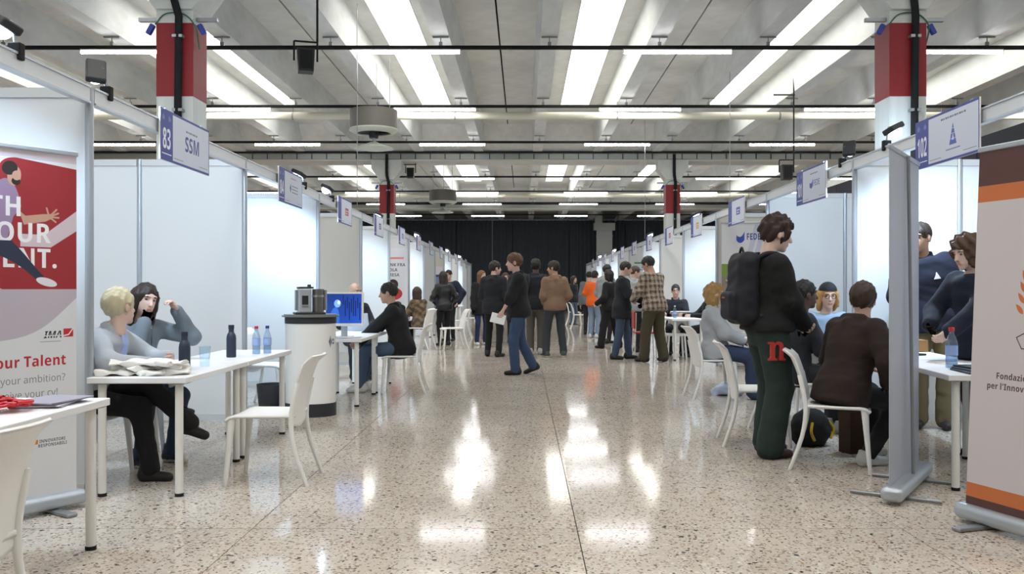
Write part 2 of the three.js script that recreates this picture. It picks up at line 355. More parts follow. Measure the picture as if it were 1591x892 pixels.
// floodlights on short arms over the header beams
function flood(side, d, aim, label, group, power = 1) {
  const on = true;
  const x = side < 0 ? LX : RX;
  const t = thing('floodlight', label, 'floodlight', [x, 2.5, -d], 0, group);
  mesh('clamp', rbox(0.07, 0.09, 0.05, 0.008, 0, 0.01, 0), M.blackMatte, t);
  mesh('arm', join([bar(V(0, 0.03, 0), V(side * 0.02, 0.17, 0), 0.01), bar(V(side * 0.02, 0.17, 0), V(side * 0.07, 0.16, 0), 0.01)]), M.steel, t);
  const h = new THREE.Group(); h.name = 'lamp_head'; t.add(h); h.position.set(side * 0.07, 0.14, 0);
  const dir = V(...aim).normalize(); h.quaternion.setFromUnitVectors(V(0, 0, 1), dir);
  mesh('housing', rbox(0.17, 0.12, 0.05, 0.014, 0, 0, -0.02), M.darkPlastic, h);
  mesh('lens', new THREE.SphereGeometry(0.062, 12, 6, 0, Math.PI * 2, 0, Math.PI / 2).rotateX(Math.PI / 2).scale(1.1, 0.85, 1.0).translate(0, 0, 0.006), on ? M.floodGlow : M.white, h, on ? 'glowing bluish white lens' : undefined);
  if (on) {
    const s = new THREE.SpotLight(FLOOD.color, FLOOD.light * power, 14, 1.42, 0.6, 2); s.castShadow = true; s.shadow.radius = 3;
    const o = V(x + side * 0.07, 2.64, -d).addScaledVector(dir, 0.09); s.position.copy(o); s.target.position.copy(o).add(dir);
    scene.add(s, s.target);
  }
}
flood(-1, 4.62, [-0.45, -0.8, 0.1], 'glowing floodlight on the header beam above the running man banner', undefined, 0.7);
flood(-1, 5.62, [-0.5, -0.55, -0.8], 'floodlight turned to the booth 83 wall, pale back plate showing', undefined, 0.9);
flood(-1, 10.66, [-0.45, -0.85, 0.1], 'glowing floodlight beside booth sign 84', undefined, 1.6);
flood(1, 7.66, [0.45, -0.85, 0.1], 'glowing floodlight beside booth sign 102 in front of the column', undefined, 1.4);
flood(1, 8.72, [0.5, -0.55, -0.8], 'floodlight on the header beam of booth 101', undefined, 0.9);
flood(-1, 12.2, [-0.5, -0.9, 0.2], 'floodlight over the table of the seated man in the black hoodie');
for (const [s, d] of [[-1, 16.5], [-1, 22.5], [-1, 31.5], [-1, 37.5], [1, 16.5], [1, 22.5], [1, 31.5], [1, 37.5]]) flood(s, d, [s * 0.4, -0.85, 0.1], 'small glowing floodlight over a distant stand', 'floodlights of the distant stands');

// booth number signs
function signMap(num, draw) {
  return canvasMap(512, 192, (c, w, h) => {
    c.fillStyle = '#2f3f96'; c.fillRect(0, 0, w, h);
    c.fillStyle = '#d4dbea'; c.fillRect(118, 9, w - 124, h - 18);
    c.fillStyle = '#e9edf6'; c.textAlign = 'center';
    if (num) { c.save(); c.translate(60, 146); c.scale(num.length > 2 ? 0.62 : 0.85, 1.25); c.font = 'bold 84px sans-serif'; c.fillText(num, 0, 0); c.restore(); }
    c.globalAlpha = 0.45; for (const x of [20, 78]) { c.fillRect(x, 24, 5, 16); c.fillRect(x + 8, 18, 4, 24); c.fillRect(x + 15, 26, 5, 12); } c.globalAlpha = 1;
    c.fillRect(14, 164, 92, 4);
    c.fillStyle = '#5d6478'; for (let i = 0; i < 16; i++) { c.fillRect(128 + i * 6, 170, 4, 3); c.fillRect(398 + i * 6, 168, 4, 3); }
    draw(c, w, h);
  });
}
const triangle = (c, x, y, s) => {
  c.fillStyle = '#4a63b4'; c.beginPath(); c.moveTo(x, y - s); c.lineTo(x + s * 0.62, y + s * 0.75); c.lineTo(x - s * 0.62, y + s * 0.75); c.fill();
  c.fillStyle = '#d4dbea'; c.beginPath(); c.moveTo(x, y - s * 0.2); c.lineTo(x + s * 0.2, y + s * 0.4); c.lineTo(x - s * 0.2, y + s * 0.4); c.fill();
  for (let k = 1; k < 4; k++) c.fillRect(x - s, y - s + k * s * 0.42, s * 2, s * 0.045);
};
const drum = (c, x, y, s) => { c.fillStyle = '#3550b0'; c.beginPath(); c.moveTo(x - s, y - s * 0.4); c.quadraticCurveTo(x, y + s * 0.3, x + s * 0.7, y - s * 0.6); c.lineTo(x + s, y - s); c.lineTo(x + s, y + s * 0.4); c.quadraticCurveTo(x, y + s * 1.4, x - s, y + s * 0.5); c.fill(); };
const dashes = (c, x, y, n, a = 0) => { c.save(); c.translate(x, y); c.rotate(a); for (let i = 0; i < n; i++) c.fillRect(i * 9 + (i % 4 ? 0 : 3), 0, 6, 7); c.restore(); };
const SIGNS = [
  [-1, 6.83, '83', 'SSM', (c) => { c.fillStyle = '#33408f'; c.font = 'bold 82px sans-serif'; c.fillText('SSM', 320, 128); c.fillStyle = '#555b70'; dashes(c, 250, 46, 14); }],
  [-1, 9.9, '84', '', (c) => { c.fillStyle = '#4a5674'; c.beginPath(); c.moveTo(226, 96); c.lineTo(246, 70); c.lineTo(262, 96); c.lineTo(246, 122); c.fill(); for (const y of [76, 94, 112]) dashes(c, 276, y, 15); c.fillStyle = '#b06a70'; dashes(c, 250, 34, 14); }],
  [1, 6.5, '102', '', (c) => { triangle(c, 318, 100, 46); c.fillStyle = '#555b70'; dashes(c, 220, 26, 22); c.fillStyle = '#7d8bc0'; c.fillRect(262, 148, 112, 5); }],
  [1, 9.55, '101', '', (c) => { drum(c, 268, 92, 28); c.fillStyle = '#5a6cb4'; c.font = 'bold 46px sans-serif'; c.fillText('FEDE', 356, 108); c.fillStyle = '#555b70'; dashes(c, 250, 34, 14); }],
];
function sign(side, d, map, label, group) {
  const t = thing('booth_sign', label, 'sign', [(side < 0 ? LX : RX) - side * 0.04, 2.39, -d], side < 0 ? Math.PI / 2 : -Math.PI / 2, group);
  const face = std(0xffffff, 0.5, { map });
  mesh('sign_board', box(0.98, 0.375, 0.012), [M.white, M.white, M.white, M.white, face, M.white], t);
  mesh('hook', join([box(0.03, 0.2, 0.01, -0.36, 0.1, -0.012), box(0.03, 0.2, 0.01, 0.36, 0.1, -0.012)]), M.alu, t);
}
sign(-1, 6.83, signMap('83', SIGNS[0][4]), 'white and blue booth sign with number 83 and letters SSM');
sign(-1, 9.9, signMap('84', SIGNS[1][4]), 'white and blue booth sign with number 84');
sign(1, 6.5, signMap('102', SIGNS[2][4]), 'white and blue booth sign with number 102 and a triangle emblem');
sign(1, 9.55, signMap('101', SIGNS[3][4]), 'white and blue booth sign with number 101 and letters FEDE');
{
  const plain = [['#4a5674'], ['#b5474c'], ['#c9973f'], ['#4a63b4']].map(([col]) => signMap('', c => { c.fillStyle = col; c.fillRect(260, 66, 120, 56); c.fillStyle = '#d4dbea'; c.fillRect(282, 84, 76, 8); c.fillRect(282, 102, 60, 8); }));
  for (const side of [-1, 1]) for (let k = 3; k <= 12; k++) sign(side, BAY(k) - 1.5, plain[(k * 3 + (side > 0 ? 2 : 0)) % 4], 'small booth sign hanging from a distant header beam', 'signs of the distant stands');
}
// ---------------------------------------------------------------- roll-up banners
function rollup(name, label, [x, d], turn, w, h, map, opt = {}) {
  const t = thing(name, label, 'banner', [x, 0, -d], turn);           // front faces local +z
  const face = std(0xffffff, 0.55, { map }), back = std(opt.back ?? 0xb9bcc4, 0.5);
  const g = box(w - 0.07, h - 0.1, 0.004, 0, h / 2 + 0.05, 0);
  const lean = opt.lean ?? 0; g.applyMatrix4(new THREE.Matrix4().makeShear(0, 0, lean, 0, 0, 0));
  mesh('banner_sheet', g, [back, back, back, back, face, back], t);
  mesh('top_clamp', rbox(w - 0.05, 0.03, 0.02, 0.008, lean * h, h + 0.005, 0), M.alu, t);
  mesh('cassette', rbox(w + 0.04, 0.085, 0.13, 0.035, 0, 0.065, -0.02, 3), M.alu, t, 'silver base cassette');
  mesh('pole', bar(V(0, 0.1, -0.05), V(lean * h, h, -0.02), 0.011), M.steel, t);
  for (const s of [-1, 1]) { mesh('foot', opt.crossFeet ? bar(V(s * w * 0.3, 0.016, -0.26), V(s * w * 0.3, 0.016, 0.26), 0.012) : rbox(0.06, 0.02, 0.4, 0.008, s * w * 0.33, 0.012, 0), M.steel, t); }
  return t;
}
const imaMap = canvasMap(1024, 2048, (c, W, H) => {                     // 1.0 m x 2.0 m; visible part is its outer half
  const X = t => W * (1 - t), Y = y => H * (1 - (y - 0.1) / 1.94);
  c.fillStyle = '#dcdde0'; c.fillRect(0, 0, W, H);
  c.fillStyle = '#bdb3bd'; c.beginPath(); c.moveTo(0, Y(1.3)); c.lineTo(W, Y(1.3)); c.lineTo(W, Y(1.215)); c.bezierCurveTo(X(0.16), Y(1.08), X(0.22), Y(1.0), X(0.46), Y(0.985)); c.lineTo(0, Y(0.985)); c.fill();
  c.fillStyle = '#cbc0c8'; c.fillRect(0, 0, W, Y(1.985));
  c.fillStyle = '#9c2a2f'; c.beginPath(); c.moveTo(X(0.36), Y(1.985)); c.lineTo(W, Y(1.955)); c.lineTo(W, Y(1.265)); c.lineTo(X(0.44), Y(1.265)); c.quadraticCurveTo(X(0.47), Y(1.27), X(0.47), Y(1.31)); c.lineTo(X(0.47), Y(1.9)); c.quadraticCurveTo(X(0.46), Y(1.985), X(0.36), Y(1.985)); c.fill();
  c.fillStyle = '#d3c2c8'; c.beginPath(); c.moveTo(W, Y(1.715)); c.lineTo(W, Y(1.60)); c.lineTo(X(0.16), Y(1.50)); c.lineTo(X(0.34), Y(1.50)); c.lineTo(X(0.34), Y(1.57)); c.lineTo(X(0.2), Y(1.57)); c.fill();
  // printed running man
  c.fillStyle = '#9c84a2'; c.beginPath(); c.moveTo(X(0.47), Y(1.84)); c.bezierCurveTo(X(0.42), Y(1.9), X(0.36), Y(1.86), X(0.335), Y(1.72)); c.lineTo(X(0.38), Y(1.66)); c.lineTo(X(0.42), Y(1.52)); c.lineTo(X(0.60), Y(1.52)); c.lineTo(X(0.58), Y(1.8)); c.fill();
  c.fillStyle = '#c79b86'; c.beginPath(); c.moveTo(X(0.35), Y(1.70)); c.lineTo(X(0.32), Y(1.62)); c.lineTo(X(0.19), Y(1.645)); c.lineTo(X(0.14), Y(1.67)); c.lineTo(X(0.15), Y(1.69)); c.lineTo(X(0.21), Y(1.685)); c.lineTo(X(0.31), Y(1.67)); c.fill();
  c.lineWidth = 11; c.strokeStyle = '#c79b86'; c.lineCap = 'round';
  for (const [a, b] of [[0.125, 1.715], [0.115, 1.695], [0.112, 1.67], [0.13, 1.645], [0.185, 1.72]]) { c.beginPath(); c.moveTo(X(0.17), Y(1.672)); c.lineTo(X(a), Y(b)); c.stroke(); }
  c.beginPath(); c.ellipse(X(0.375), Y(1.885), 40, 58, 0.15, 0, 7); c.fill();
  c.fillStyle = '#2d2320'; c.beginPath(); c.ellipse(X(0.40), Y(1.925), 46, 40, -0.3, 0, 7); c.fill(); c.beginPath(); c.ellipse(X(0.365), Y(1.855), 26, 22, 0.2, 0, 7); c.fill();
  c.fillStyle = '#c79b86'; c.beginPath(); c.ellipse(X(0.362), Y(1.887), 26, 28, 0, 0, 7); c.fill();
  c.fillStyle = '#f0ecec'; c.textAlign = 'right'; c.textBaseline = 'alphabetic'; c.font = 'bold 158px sans-serif';
  c.fillText('WITH', X(0.325), Y(1.665)); c.fillText('YOUR', X(0.16), Y(1.525)); c.fillText('TALENT.', X(0.115), Y(1.385));
  c.fillStyle = '#2b3348'; c.beginPath(); c.moveTo(X(0.58), Y(1.53)); c.lineTo(X(0.39), Y(1.53)); c.bezierCurveTo(X(0.32), Y(1.47), X(0.27), Y(1.4), X(0.2), Y(1.335)); c.lineTo(X(0.235), Y(1.31)); c.bezierCurveTo(X(0.3), Y(1.36), X(0.36), Y(1.42), X(0.5), Y(1.46)); c.lineTo(X(0.62), Y(1.42)); c.fill();
  c.fillStyle = '#e2dfe4'; c.beginPath(); c.ellipse(X(0.185), Y(1.305), 66, 24, 0.25, 0, 7); c.fill();
  // logo and slogan
  c.fillStyle = '#1d1d22'; c.font = 'italic bold 58px sans-serif'; c.fillText('IMA', X(0.095), Y(0.99)); c.fillStyle = '#dcdde0'; c.fillRect(X(0.23), Y(1.005), 140, 6);
  c.fillStyle = '#c0272d'; c.fillRect(X(0.082), Y(1.04), 62, 50); c.strokeStyle = '#f0ecec'; c.lineWidth = 7; c.beginPath(); c.moveTo(X(0.08), Y(1.0)); c.lineTo(X(0.05), Y(1.005)); c.lineTo(X(0.022), Y(1.04)); c.stroke();
  c.fillStyle = '#9a9aa2'; c.fillRect(X(0.225), Y(0.972), 130, 4);
  c.fillStyle = '#b8232c'; c.textAlign = 'right'; c.font = 'bold 86px sans-serif'; c.fillText('Your Talent', X(0.065), Y(0.835));
  c.fillStyle = '#85858f'; c.font = '58px sans-serif'; c.fillText('fulfill your ambition?', X(0.07), Y(0.745)); c.fillText('to receive your cv!', X(0.115), Y(0.665));
  c.fillStyle = '#55555c'; c.font = 'bold 26px sans-serif'; c.fillText('INNOVATORI', X(0.07), Y(0.405)); c.fillText('RESPONSABILI', X(0.06), Y(0.38)); c.fillStyle = '#d2782e'; c.fillRect(X(0.27), Y(0.425), 34, 26);
  c.strokeStyle = '#b8232c'; c.lineWidth = 6; c.beginPath(); c.arc(X(0.4), Y(0.37), 22, 0, 5.5); c.stroke();
});
{
  const dir = V(0.55, 0, -0.835).normalize(), e = V(-2.57, 0, -5.13), mid = e.clone().addScaledVector(dir, -0.5);
  rollup('rollup_banner', 'roll-up banner with a running man on red and the words Your Talent', [mid.x, -mid.z], Math.atan2(-dir.z, dir.x), 1.0, 2.04, imaMap);
}
const fondMap = canvasMap(1024, 2048, (c, W, H) => {
  const Y = y => H * (1 - (y - 0.1) / 1.9);
  c.fillStyle = '#d3cccf'; c.fillRect(0, 0, W, H);
  c.fillStyle = '#5b3b37'; c.fillRect(0, 0, W, Y(1.81)); c.fillStyle = '#cf7440'; c.fillRect(0, Y(1.81), W, Y(1.725) - Y(1.81));
  c.fillStyle = '#cf7440'; c.fillRect(0, Y(0.225), W, Y(0.15) - Y(0.225)); c.fillStyle = '#5b3b37'; c.fillRect(0, Y(0.15), W, H);
  // wheat ear of two rows of grains
  c.fillStyle = '#cf7440';
  for (let k = 0; k < 4; k++) for (const s of [-1, 1]) { c.save(); c.translate(W / 2 + s * (188 - k * 8), Y(1.16 + 0.055 * k)); c.rotate(s * (0.75 - 0.12 * k)); c.beginPath(); c.moveTo(0, -44); c.quadraticCurveTo(28, 4, 0, 30); c.quadraticCurveTo(-28, 4, 0, -44); c.fill(); c.restore(); }
  for (let k = 0; k < 5; k++) for (const s of [-1, 1]) { c.save(); c.translate(W / 2 + s * 110, Y(1.15 + 0.055 * k)); c.rotate(s * 0.4); c.beginPath(); c.moveTo(0, -40); c.quadraticCurveTo(20, 4, 0, 26); c.quadraticCurveTo(-20, 4, 0, -40); c.fill(); c.restore(); }
  c.strokeStyle = '#4e4146'; c.lineWidth = 6; c.beginPath(); c.moveTo(W / 2 - 130, Y(1.09)); c.lineTo(W / 2 - 130, Y(1.055)); c.lineTo(W / 2 - 205, Y(1.02)); c.lineTo(W / 2 - 170, Y(0.965)); c.lineTo(W / 2 + 170, Y(0.965)); c.lineTo(W / 2 + 205, Y(1.02)); c.lineTo(W / 2 + 130, Y(1.055)); c.lineTo(W / 2 + 130, Y(1.09)); c.stroke();
  c.fillStyle = '#4d3532'; c.textAlign = 'left'; c.font = 'bold 48px sans-serif'; c.fillText('Fondazione', W * 0.175, Y(0.8)); c.fillText("per l'Innovazione", W * 0.115, Y(0.745));
});
{
  const dir = V(0.317, 0, 0.949).normalize(), e = V(2.385, 0, -4.82), mid = e.clone().addScaledVector(dir, 0.5);
  const t = rollup('rollup_banner', 'roll-up banner with brown and orange bands and the word Fondazione', [mid.x, -mid.z], Math.atan2(-dir.z, dir.x), 1.0, 2.0, fondMap, { lean: 0.05 });
}
{
  const a = V(2.12, 0, -5.14), b = V(2.68, 0, -5.97), dir = b.clone().sub(a).normalize(), mid = a.clone().add(b).multiplyScalar(0.5);
  rollup('rollup_banner', 'roll-up banner seen from its plain grey back at the table of booth 102', [mid.x, -mid.z], Math.atan2(dir.z, -dir.x), 0.98, 2.1, canvasMap(64, 64, (c, w, h) => { c.fillStyle = '#c9ccd6'; c.fillRect(0, 0, w, h); }), { back: 0xaeb2bf, crossFeet: true });
}
const fedeMap = canvasMap(512, 1024, (c, W, H) => {
  c.fillStyle = '#dfe1e6'; c.fillRect(0, 0, W, H);
  c.globalAlpha = 0.35; c.fillStyle = '#9fa8cc'; for (const x of [250, 330, 420]) { c.beginPath(); c.moveTo(x, 290); c.lineTo(x + 110, 10); c.lineTo(x + 165, 10); c.lineTo(x + 55, 290); c.fill(); } c.globalAlpha = 1;
  drum(c, 205, 105, 44); c.fillStyle = '#3a4a96'; c.textAlign = 'left'; c.font = 'bold 66px sans-serif'; c.fillText('FEDE', 268, 122);
  c.fillStyle = '#4a63b4'; c.beginPath(); c.moveTo(252, 236); c.lineTo(268, 272); c.lineTo(236, 272); c.fill();
  // aerial photograph: meadow, sheds with pale roofs, yards
  c.fillStyle = '#7d9a45'; c.fillRect(0, 300, W, 330); c.fillStyle = '#8f867b'; c.beginPath(); c.moveTo(0, 400); c.lineTo(200, 320); c.lineTo(512, 400); c.lineTo(512, 640); c.lineTo(0, 640); c.fill();
  const shed = (x, y, w, h, a, b) => { c.fillStyle = a; c.beginPath(); c.moveTo(x, y); c.lineTo(x + w, y - w * 0.25); c.lineTo(x + w + h, y + h * 0.5 - w * 0.25); c.lineTo(x + h, y + h * 0.5); c.fill(); c.fillStyle = b; c.beginPath(); c.moveTo(x, y); c.lineTo(x + h, y + h * 0.5); c.lineTo(x + h, y + h * 0.5 + 22); c.lineTo(x, y + 20); c.fill(); };
  shed(60, 390, 130, 120, '#a3a09b', '#6d675f'); shed(40, 420, 60, 80, '#d8d6d2', '#7a736b'); shed(220, 420, 150, 130, '#8d8b88', '#5d5853'); shed(330, 470, 140, 130, '#c8c6c2', '#6f6962'); shed(130, 500, 70, 60, '#59566a', '#49434a');
  for (let k = 0; k < 60; k++) { c.fillStyle = ['#5a5048', '#a59a8c', '#3f3b3a', '#c4bfb8'][k % 4]; c.fillRect(rnd() * 320, 480 + rnd() * 150, 12, 6); }
  c.fillStyle = '#6f8a3c'; c.beginPath(); c.moveTo(0, 560); c.lineTo(110, 630); c.lineTo(0, 640); c.fill();
  c.fillStyle = '#e8e9ec'; c.fillRect(0, 640, W, 20);
});
rollup('rollup_banner', 'roll-up banner with FEDE lettering above an aerial photo of factory sheds', [3.5, 13.95], -0.12, 0.8, 2.3, fedeMap);
// posters hung on distant stands
function poster(label, x, y, d, w, h, map) { const p = single('poster', label, 'poster', box(w, h, 0.01), [M.white, M.white, M.white, M.white, std(0xffffff, 0.6, { map }), M.white], [x, y, -d + 0.03]); return p; }
poster('white poster with dark lettering and a figure in red', -3.02, 1.25, 20.4, 0.68, 1.9, canvasMap(256, 720, (c, W, H) => {
  c.fillStyle = '#dfe3ee'; c.fillRect(0, 0, W, H); c.fillStyle = '#e08a86'; c.font = 'bold 30px sans-serif'; c.fillRect(60, 80, 160, 16);
  c.fillStyle = '#4c5260'; c.font = 'bold 38px sans-serif'; c.fillText('IL LINK FRA', 20, 160); c.fillText('SCUOLA', 20, 204); c.fillText('IMPRESA', 20, 248);
  c.fillStyle = '#c43a3f'; c.beginPath(); c.ellipse(128, 400, 80, 56, 0, 0, 7); c.fill(); c.fillStyle = '#2b1d1c'; c.beginPath(); c.arc(128, 318, 44, 0, 7); c.fill(); c.fillStyle = '#a8674f'; c.beginPath(); c.arc(130, 334, 28, 0, 7); c.fill();
}));
poster('pale poster with a blue and dark photograph', -2.98, 1.5, 29.4, 0.55, 1.0, canvasMap(128, 256, (c, W, H) => { c.fillStyle = '#e2e3ea'; c.fillRect(0, 0, W, H); c.fillStyle = '#2f4470'; c.fillRect(20, 70, 96, 110); c.fillStyle = '#7f8fb4'; c.fillRect(60, 90, 40, 60); }));
poster('wide white poster with a green and blue top edge', 3.9, 1.6, 26.4, 1.2, 0.9, canvasMap(256, 192, (c, W, H) => { c.fillStyle = '#d9e3f0'; c.fillRect(0, 0, W, H); c.fillStyle = '#5d9a54'; c.fillRect(0, 0, 120, 10); c.fillStyle = '#2f55a8'; c.fillRect(120, 0, 136, 10); }));
// ---------------------------------------------------------------- furniture
function makeChair(label) {                                        // white one-piece plastic chair; front faces local +z
  const t = thing('plastic_chair', label, 'chair');
  const sheet = (nu, nv, f, th) => {                                 // a curved shell with thickness
    const pos = [], idx = [], e = 1e-3;
    for (let side = 0; side < 2; side++) for (let j = 0; j <= nv; j++) for (let i = 0; i <= nu; i++) {
      const u = i / nu, v = j / nv, p = f(u, v), a = f(Math.min(1, u + e), v).sub(f(Math.max(0, u - e), v)), b = f(u, Math.min(1, v + e)).sub(f(u, Math.max(0, v - e)));
      const n = a.cross(b).normalize(); p.addScaledVector(n, side ? -th / 2 : th / 2); pos.push(p.x, p.y, p.z);
    }
    const N = (nu + 1) * (nv + 1), q = (a, b, c, d) => idx.push(a, b, c, a, c, d);
    for (let j = 0; j < nv; j++) for (let i = 0; i < nu; i++) { const a = j * (nu + 1) + i; q(a, a + 1, a + nu + 2, a + nu + 1); q(N + a, N + a + nu + 1, N + a + nu + 2, N + a + 1); }
    for (let i = 0; i < nu; i++) { q(i + 1, i, N + i, N + i + 1); const a = nv * (nu + 1) + i; q(a, a + 1, N + a + 1, N + a); }
    for (let j = 0; j < nv; j++) { const a = j * (nu + 1); q(a, a + nu + 1, N + a + nu + 1, N + a); const b = a + nu; q(b + nu + 1, b, N + b, N + b + nu + 1); }
    const g = new THREE.BufferGeometry(); g.setAttribute('position', new THREE.Float32BufferAttribute(pos, 3)); g.setIndex(idx);
    const g2 = g.toNonIndexed(); g2.computeVertexNormals(); g.computeVertexNormals();
    g.setAttribute('uv', new THREE.Float32BufferAttribute(new Float32Array(pos.length / 3 * 2), 2));
    return g;
  };
  // seat: slightly dished, rolled front edge
  mesh('seat', sheet(14, 14, (u, v) => { const x = (u - 0.5), z = v - 0.5, w = 0.44 - 0.03 * (0.5 - z); return V(x * w, 0.445 - 0.014 * (1 - 4 * x * x) * (1 - 3 * z * z) - (v > 0.86 ? (v - 0.86) ** 2 * 1.4 : 0), 0.01 + z * 0.43); }, 0.022), M.whitePlastic, t);
  // back: one shell bowed across, leaning and curling back at its top, hanging a little below the seat
  mesh('backrest', sheet(14, 18, (u, v) => { const x = u - 0.5, y = 0.36 + 0.47 * v + 0.035 * (4 * x * x) * (v < 0.15 ? (1 - v / 0.15) : 0), w = 0.40 - 0.02 * v; return V(-x * w, y, -0.185 - 0.11 * v * v - 0.03 * (1 - 4 * x * x) * (0.4 + 0.6 * v) - (v > 0.9 ? (v - 0.9) * 0.35 : 0)); }, 0.016), M.whitePlastic, t);
  const legGeo = (pts, r0, r1, fx) => {                               // tapering leg swept along three points
    const c = new THREE.CatmullRomCurve3(pts.map(p => V(...p))), n = 10, pos = [], idx = [];
    for (let i = 0; i <= n; i++) { const p = c.getPoint(i / n), r = r0 + (r1 - r0) * i / n; for (let k = 0; k < 8; k++) { const a = k / 8 * Math.PI * 2 + Math.PI / 8; pos.push(p.x + Math.cos(a) * r * fx, p.y, p.z + Math.sin(a) * r); } }
    for (let i = 0; i < n; i++) for (let k = 0; k < 8; k++) { const a = i * 8 + k, b = i * 8 + (k + 1) % 8; idx.push(a, b, a + 8, b, b + 8, a + 8); }
    for (let k = 1; k < 7; k++) idx.push(n * 8, n * 8 + k, n * 8 + k + 1, 0, k + 1, k);
    const g = new THREE.BufferGeometry(); g.setAttribute('position', new THREE.Float32BufferAttribute(pos, 3)); g.setIndex(idx); g.computeVertexNormals(); g.setAttribute('uv', new THREE.Float32BufferAttribute(new Float32Array(pos.length / 3 * 2), 2));
    return g;
  };
  for (const s of [-1, 1]) {
    mesh('leg', legGeo([[s * 0.195, 0.44, 0.19], [s * 0.2, 0.3, 0.2], [s * 0.21, 0.0, 0.225]], 0.028, 0.014, 0.85), M.whitePlastic, t);
    mesh('leg', legGeo([[s * 0.192, 0.66, -0.235], [s * 0.198, 0.44, -0.195], [s * 0.205, 0.25, -0.215], [s * 0.215, 0.0, -0.30]], 0.018, 0.015, 0.95), M.whitePlastic, t);
  }
  return t;
}
const chair0 = makeChair('white plastic chair drawn up to the table beside the running man banner');
chair0.position.set(-1.94, 0, -2.82); chair0.rotation.y = -Math.PI / 2 - 0.12;
const CH = (x, d, turn, label, group) => dup(chair0, [x, 0, -d], turn, label, group);
CH(-1.69, 5.86, -Math.PI / 2, 'empty white plastic chair facing the table with the tote bags');
CH(-1.49, 10.85, -Math.PI / 2, 'white plastic chair under the seated man in the black hoodie');
CH(-2.75, 9.55, Math.PI / 2 + 0.2, 'empty white plastic chair behind the round white counter');
CH(-2.2, 18.5, -Math.PI / 2 + 0.3, 'white plastic chair under the woman in the brown patterned jacket');
CH(-1.48, 18.3, -Math.PI / 2 - 0.3, 'empty white plastic chair beside the woman in the black leather jacket');
CH(-1.62, 22.5, -Math.PI / 2, 'white plastic chair in a row far along the stands', 'chairs of the distant stands');
CH(-1.55, 24.5, -Math.PI / 2, 'white plastic chair in a row far along the stands', 'chairs of the distant stands');
CH(2.2, 10.25, Math.PI / 2 - 0.1, 'white plastic chair under the woman in the grey sweater');
CH(1.92, 7.25, Math.PI / 2 + 0.1, 'white plastic chair just behind the young man with the backpack');
CH(2.22, 6.28, Math.PI / 2 + 0.35, 'white plastic chair under the boy in the brown hoodie');
CH(2.95, 17.15, -0.1, 'white plastic chair under the man in the dark polo and glasses');
CH(3.5, 16.5, -Math.PI / 2 + 0.2, 'white plastic chair under the dark haired woman in black');
CH(1.75, 27.5, Math.PI / 2, 'white plastic chair in a row far along the stands', 'chairs of the distant stands');
CH(1.75, 30.5, Math.PI / 2, 'white plastic chair in a row far along the stands', 'chairs of the distant stands');
{
  const t = thing('folding_chair', 'red chair beside the table of the man in glasses', 'chair', [2.24, 0, -16.4], Math.PI / 2);
  const red = std(0xb02028, 0.5);
  mesh('seat', rbox(0.42, 0.03, 0.4, 0.012, 0, 0.45, 0), red, t); mesh('backrest', rbox(0.42, 0.32, 0.025, 0.012, 0, 0.68, -0.2), red, t);
  for (const sx of [-1, 1]) for (const sz of [-1, 1]) mesh('leg', bar(V(sx * 0.18, 0, sz * 0.2), V(sx * 0.18, sz < 0 ? 0.82 : 0.44, sz * 0.18), 0.012), M.white, t);
}
{
  const t = thing('white_stool', 'low white four legged stool under a white table', 'stool', [2.75, 0, -16.0]);
  mesh('seat', rbox(0.36, 0.04, 0.36, 0.012, 0, 0.43, 0), M.whitePlastic, t);
  for (const sx of [-1, 1]) for (const sz of [-1, 1]) mesh('leg', bar(V(sx * 0.17, 0, sz * 0.17), V(sx * 0.14, 0.42, sz * 0.14), 0.018), M.whitePlastic, t);
}
function makeTable(label) {                                        // 1.2 m x 0.6 m, long axis along z
  const t = thing('white_table', label, 'table');
  mesh('tabletop', rbox(0.6, 0.036, 1.2, 0.005, 0, 0.712, 0), M.tableTop, t);
  for (const sx of [-1, 1]) for (const sz of [-1, 1]) {
    const l = mesh('leg', cyl(0.024, 0.024, 0.674, 16, sx * 0.235, 0.357, sz * 0.535), M.white, t);
    mesh('foot', cyl(0.026, 0.026, 0.02, 16, sx * 0.235, 0.01, sz * 0.535), M.blackMatte, l, 'black rubber foot');
    mesh('plate', box(0.1, 0.006, 0.1, sx * 0.235, 0.691, sz * 0.535), M.steel, l);
  }
  return t;
}
const table0 = makeTable('white table in front of the running man banner with red lanyards on it');
table0.position.set(-2.34, 0, -3.75);
const TB = (x, d, turn, label, group) => dup(table0, [x, 0, -d], turn, label, group);
TB(-2.34, 5.92, 0, 'white table with tote bags in front of the two seated women');
TB(-2.34, 7.14, 0, 'white table carrying a dark flask and water bottles behind the tote bag table');
TB(-2.03, 10.0, 0, 'white table carrying the monitor with a blue screen');
TB(-2.03, 11.22, 0, 'white table carrying the silver laptop');
TB(3.0, 6.05, -0.1, 'white table with dark folders beside the grey backed banner');
TB(3.12, 7.27, -0.1, 'white table behind the boy in the brown hoodie');
TB(2.86, 16.05, 0.05, 'white table between the man in glasses and the stool');
TB(-2.78, 18.9, 0, 'white table in front of the woman in the brown patterned jacket');
for (const d of [23.4, 27.2]) TB(-2.2, d, 0, 'white table far along the row of stands', 'tables of the distant stands');
TB(2.7, 28.6, 0, 'white table far along the row of stands', 'tables of the distant stands');
TB(3.0, 10.3, 0, 'white table in front of the woman in the grey sweater');
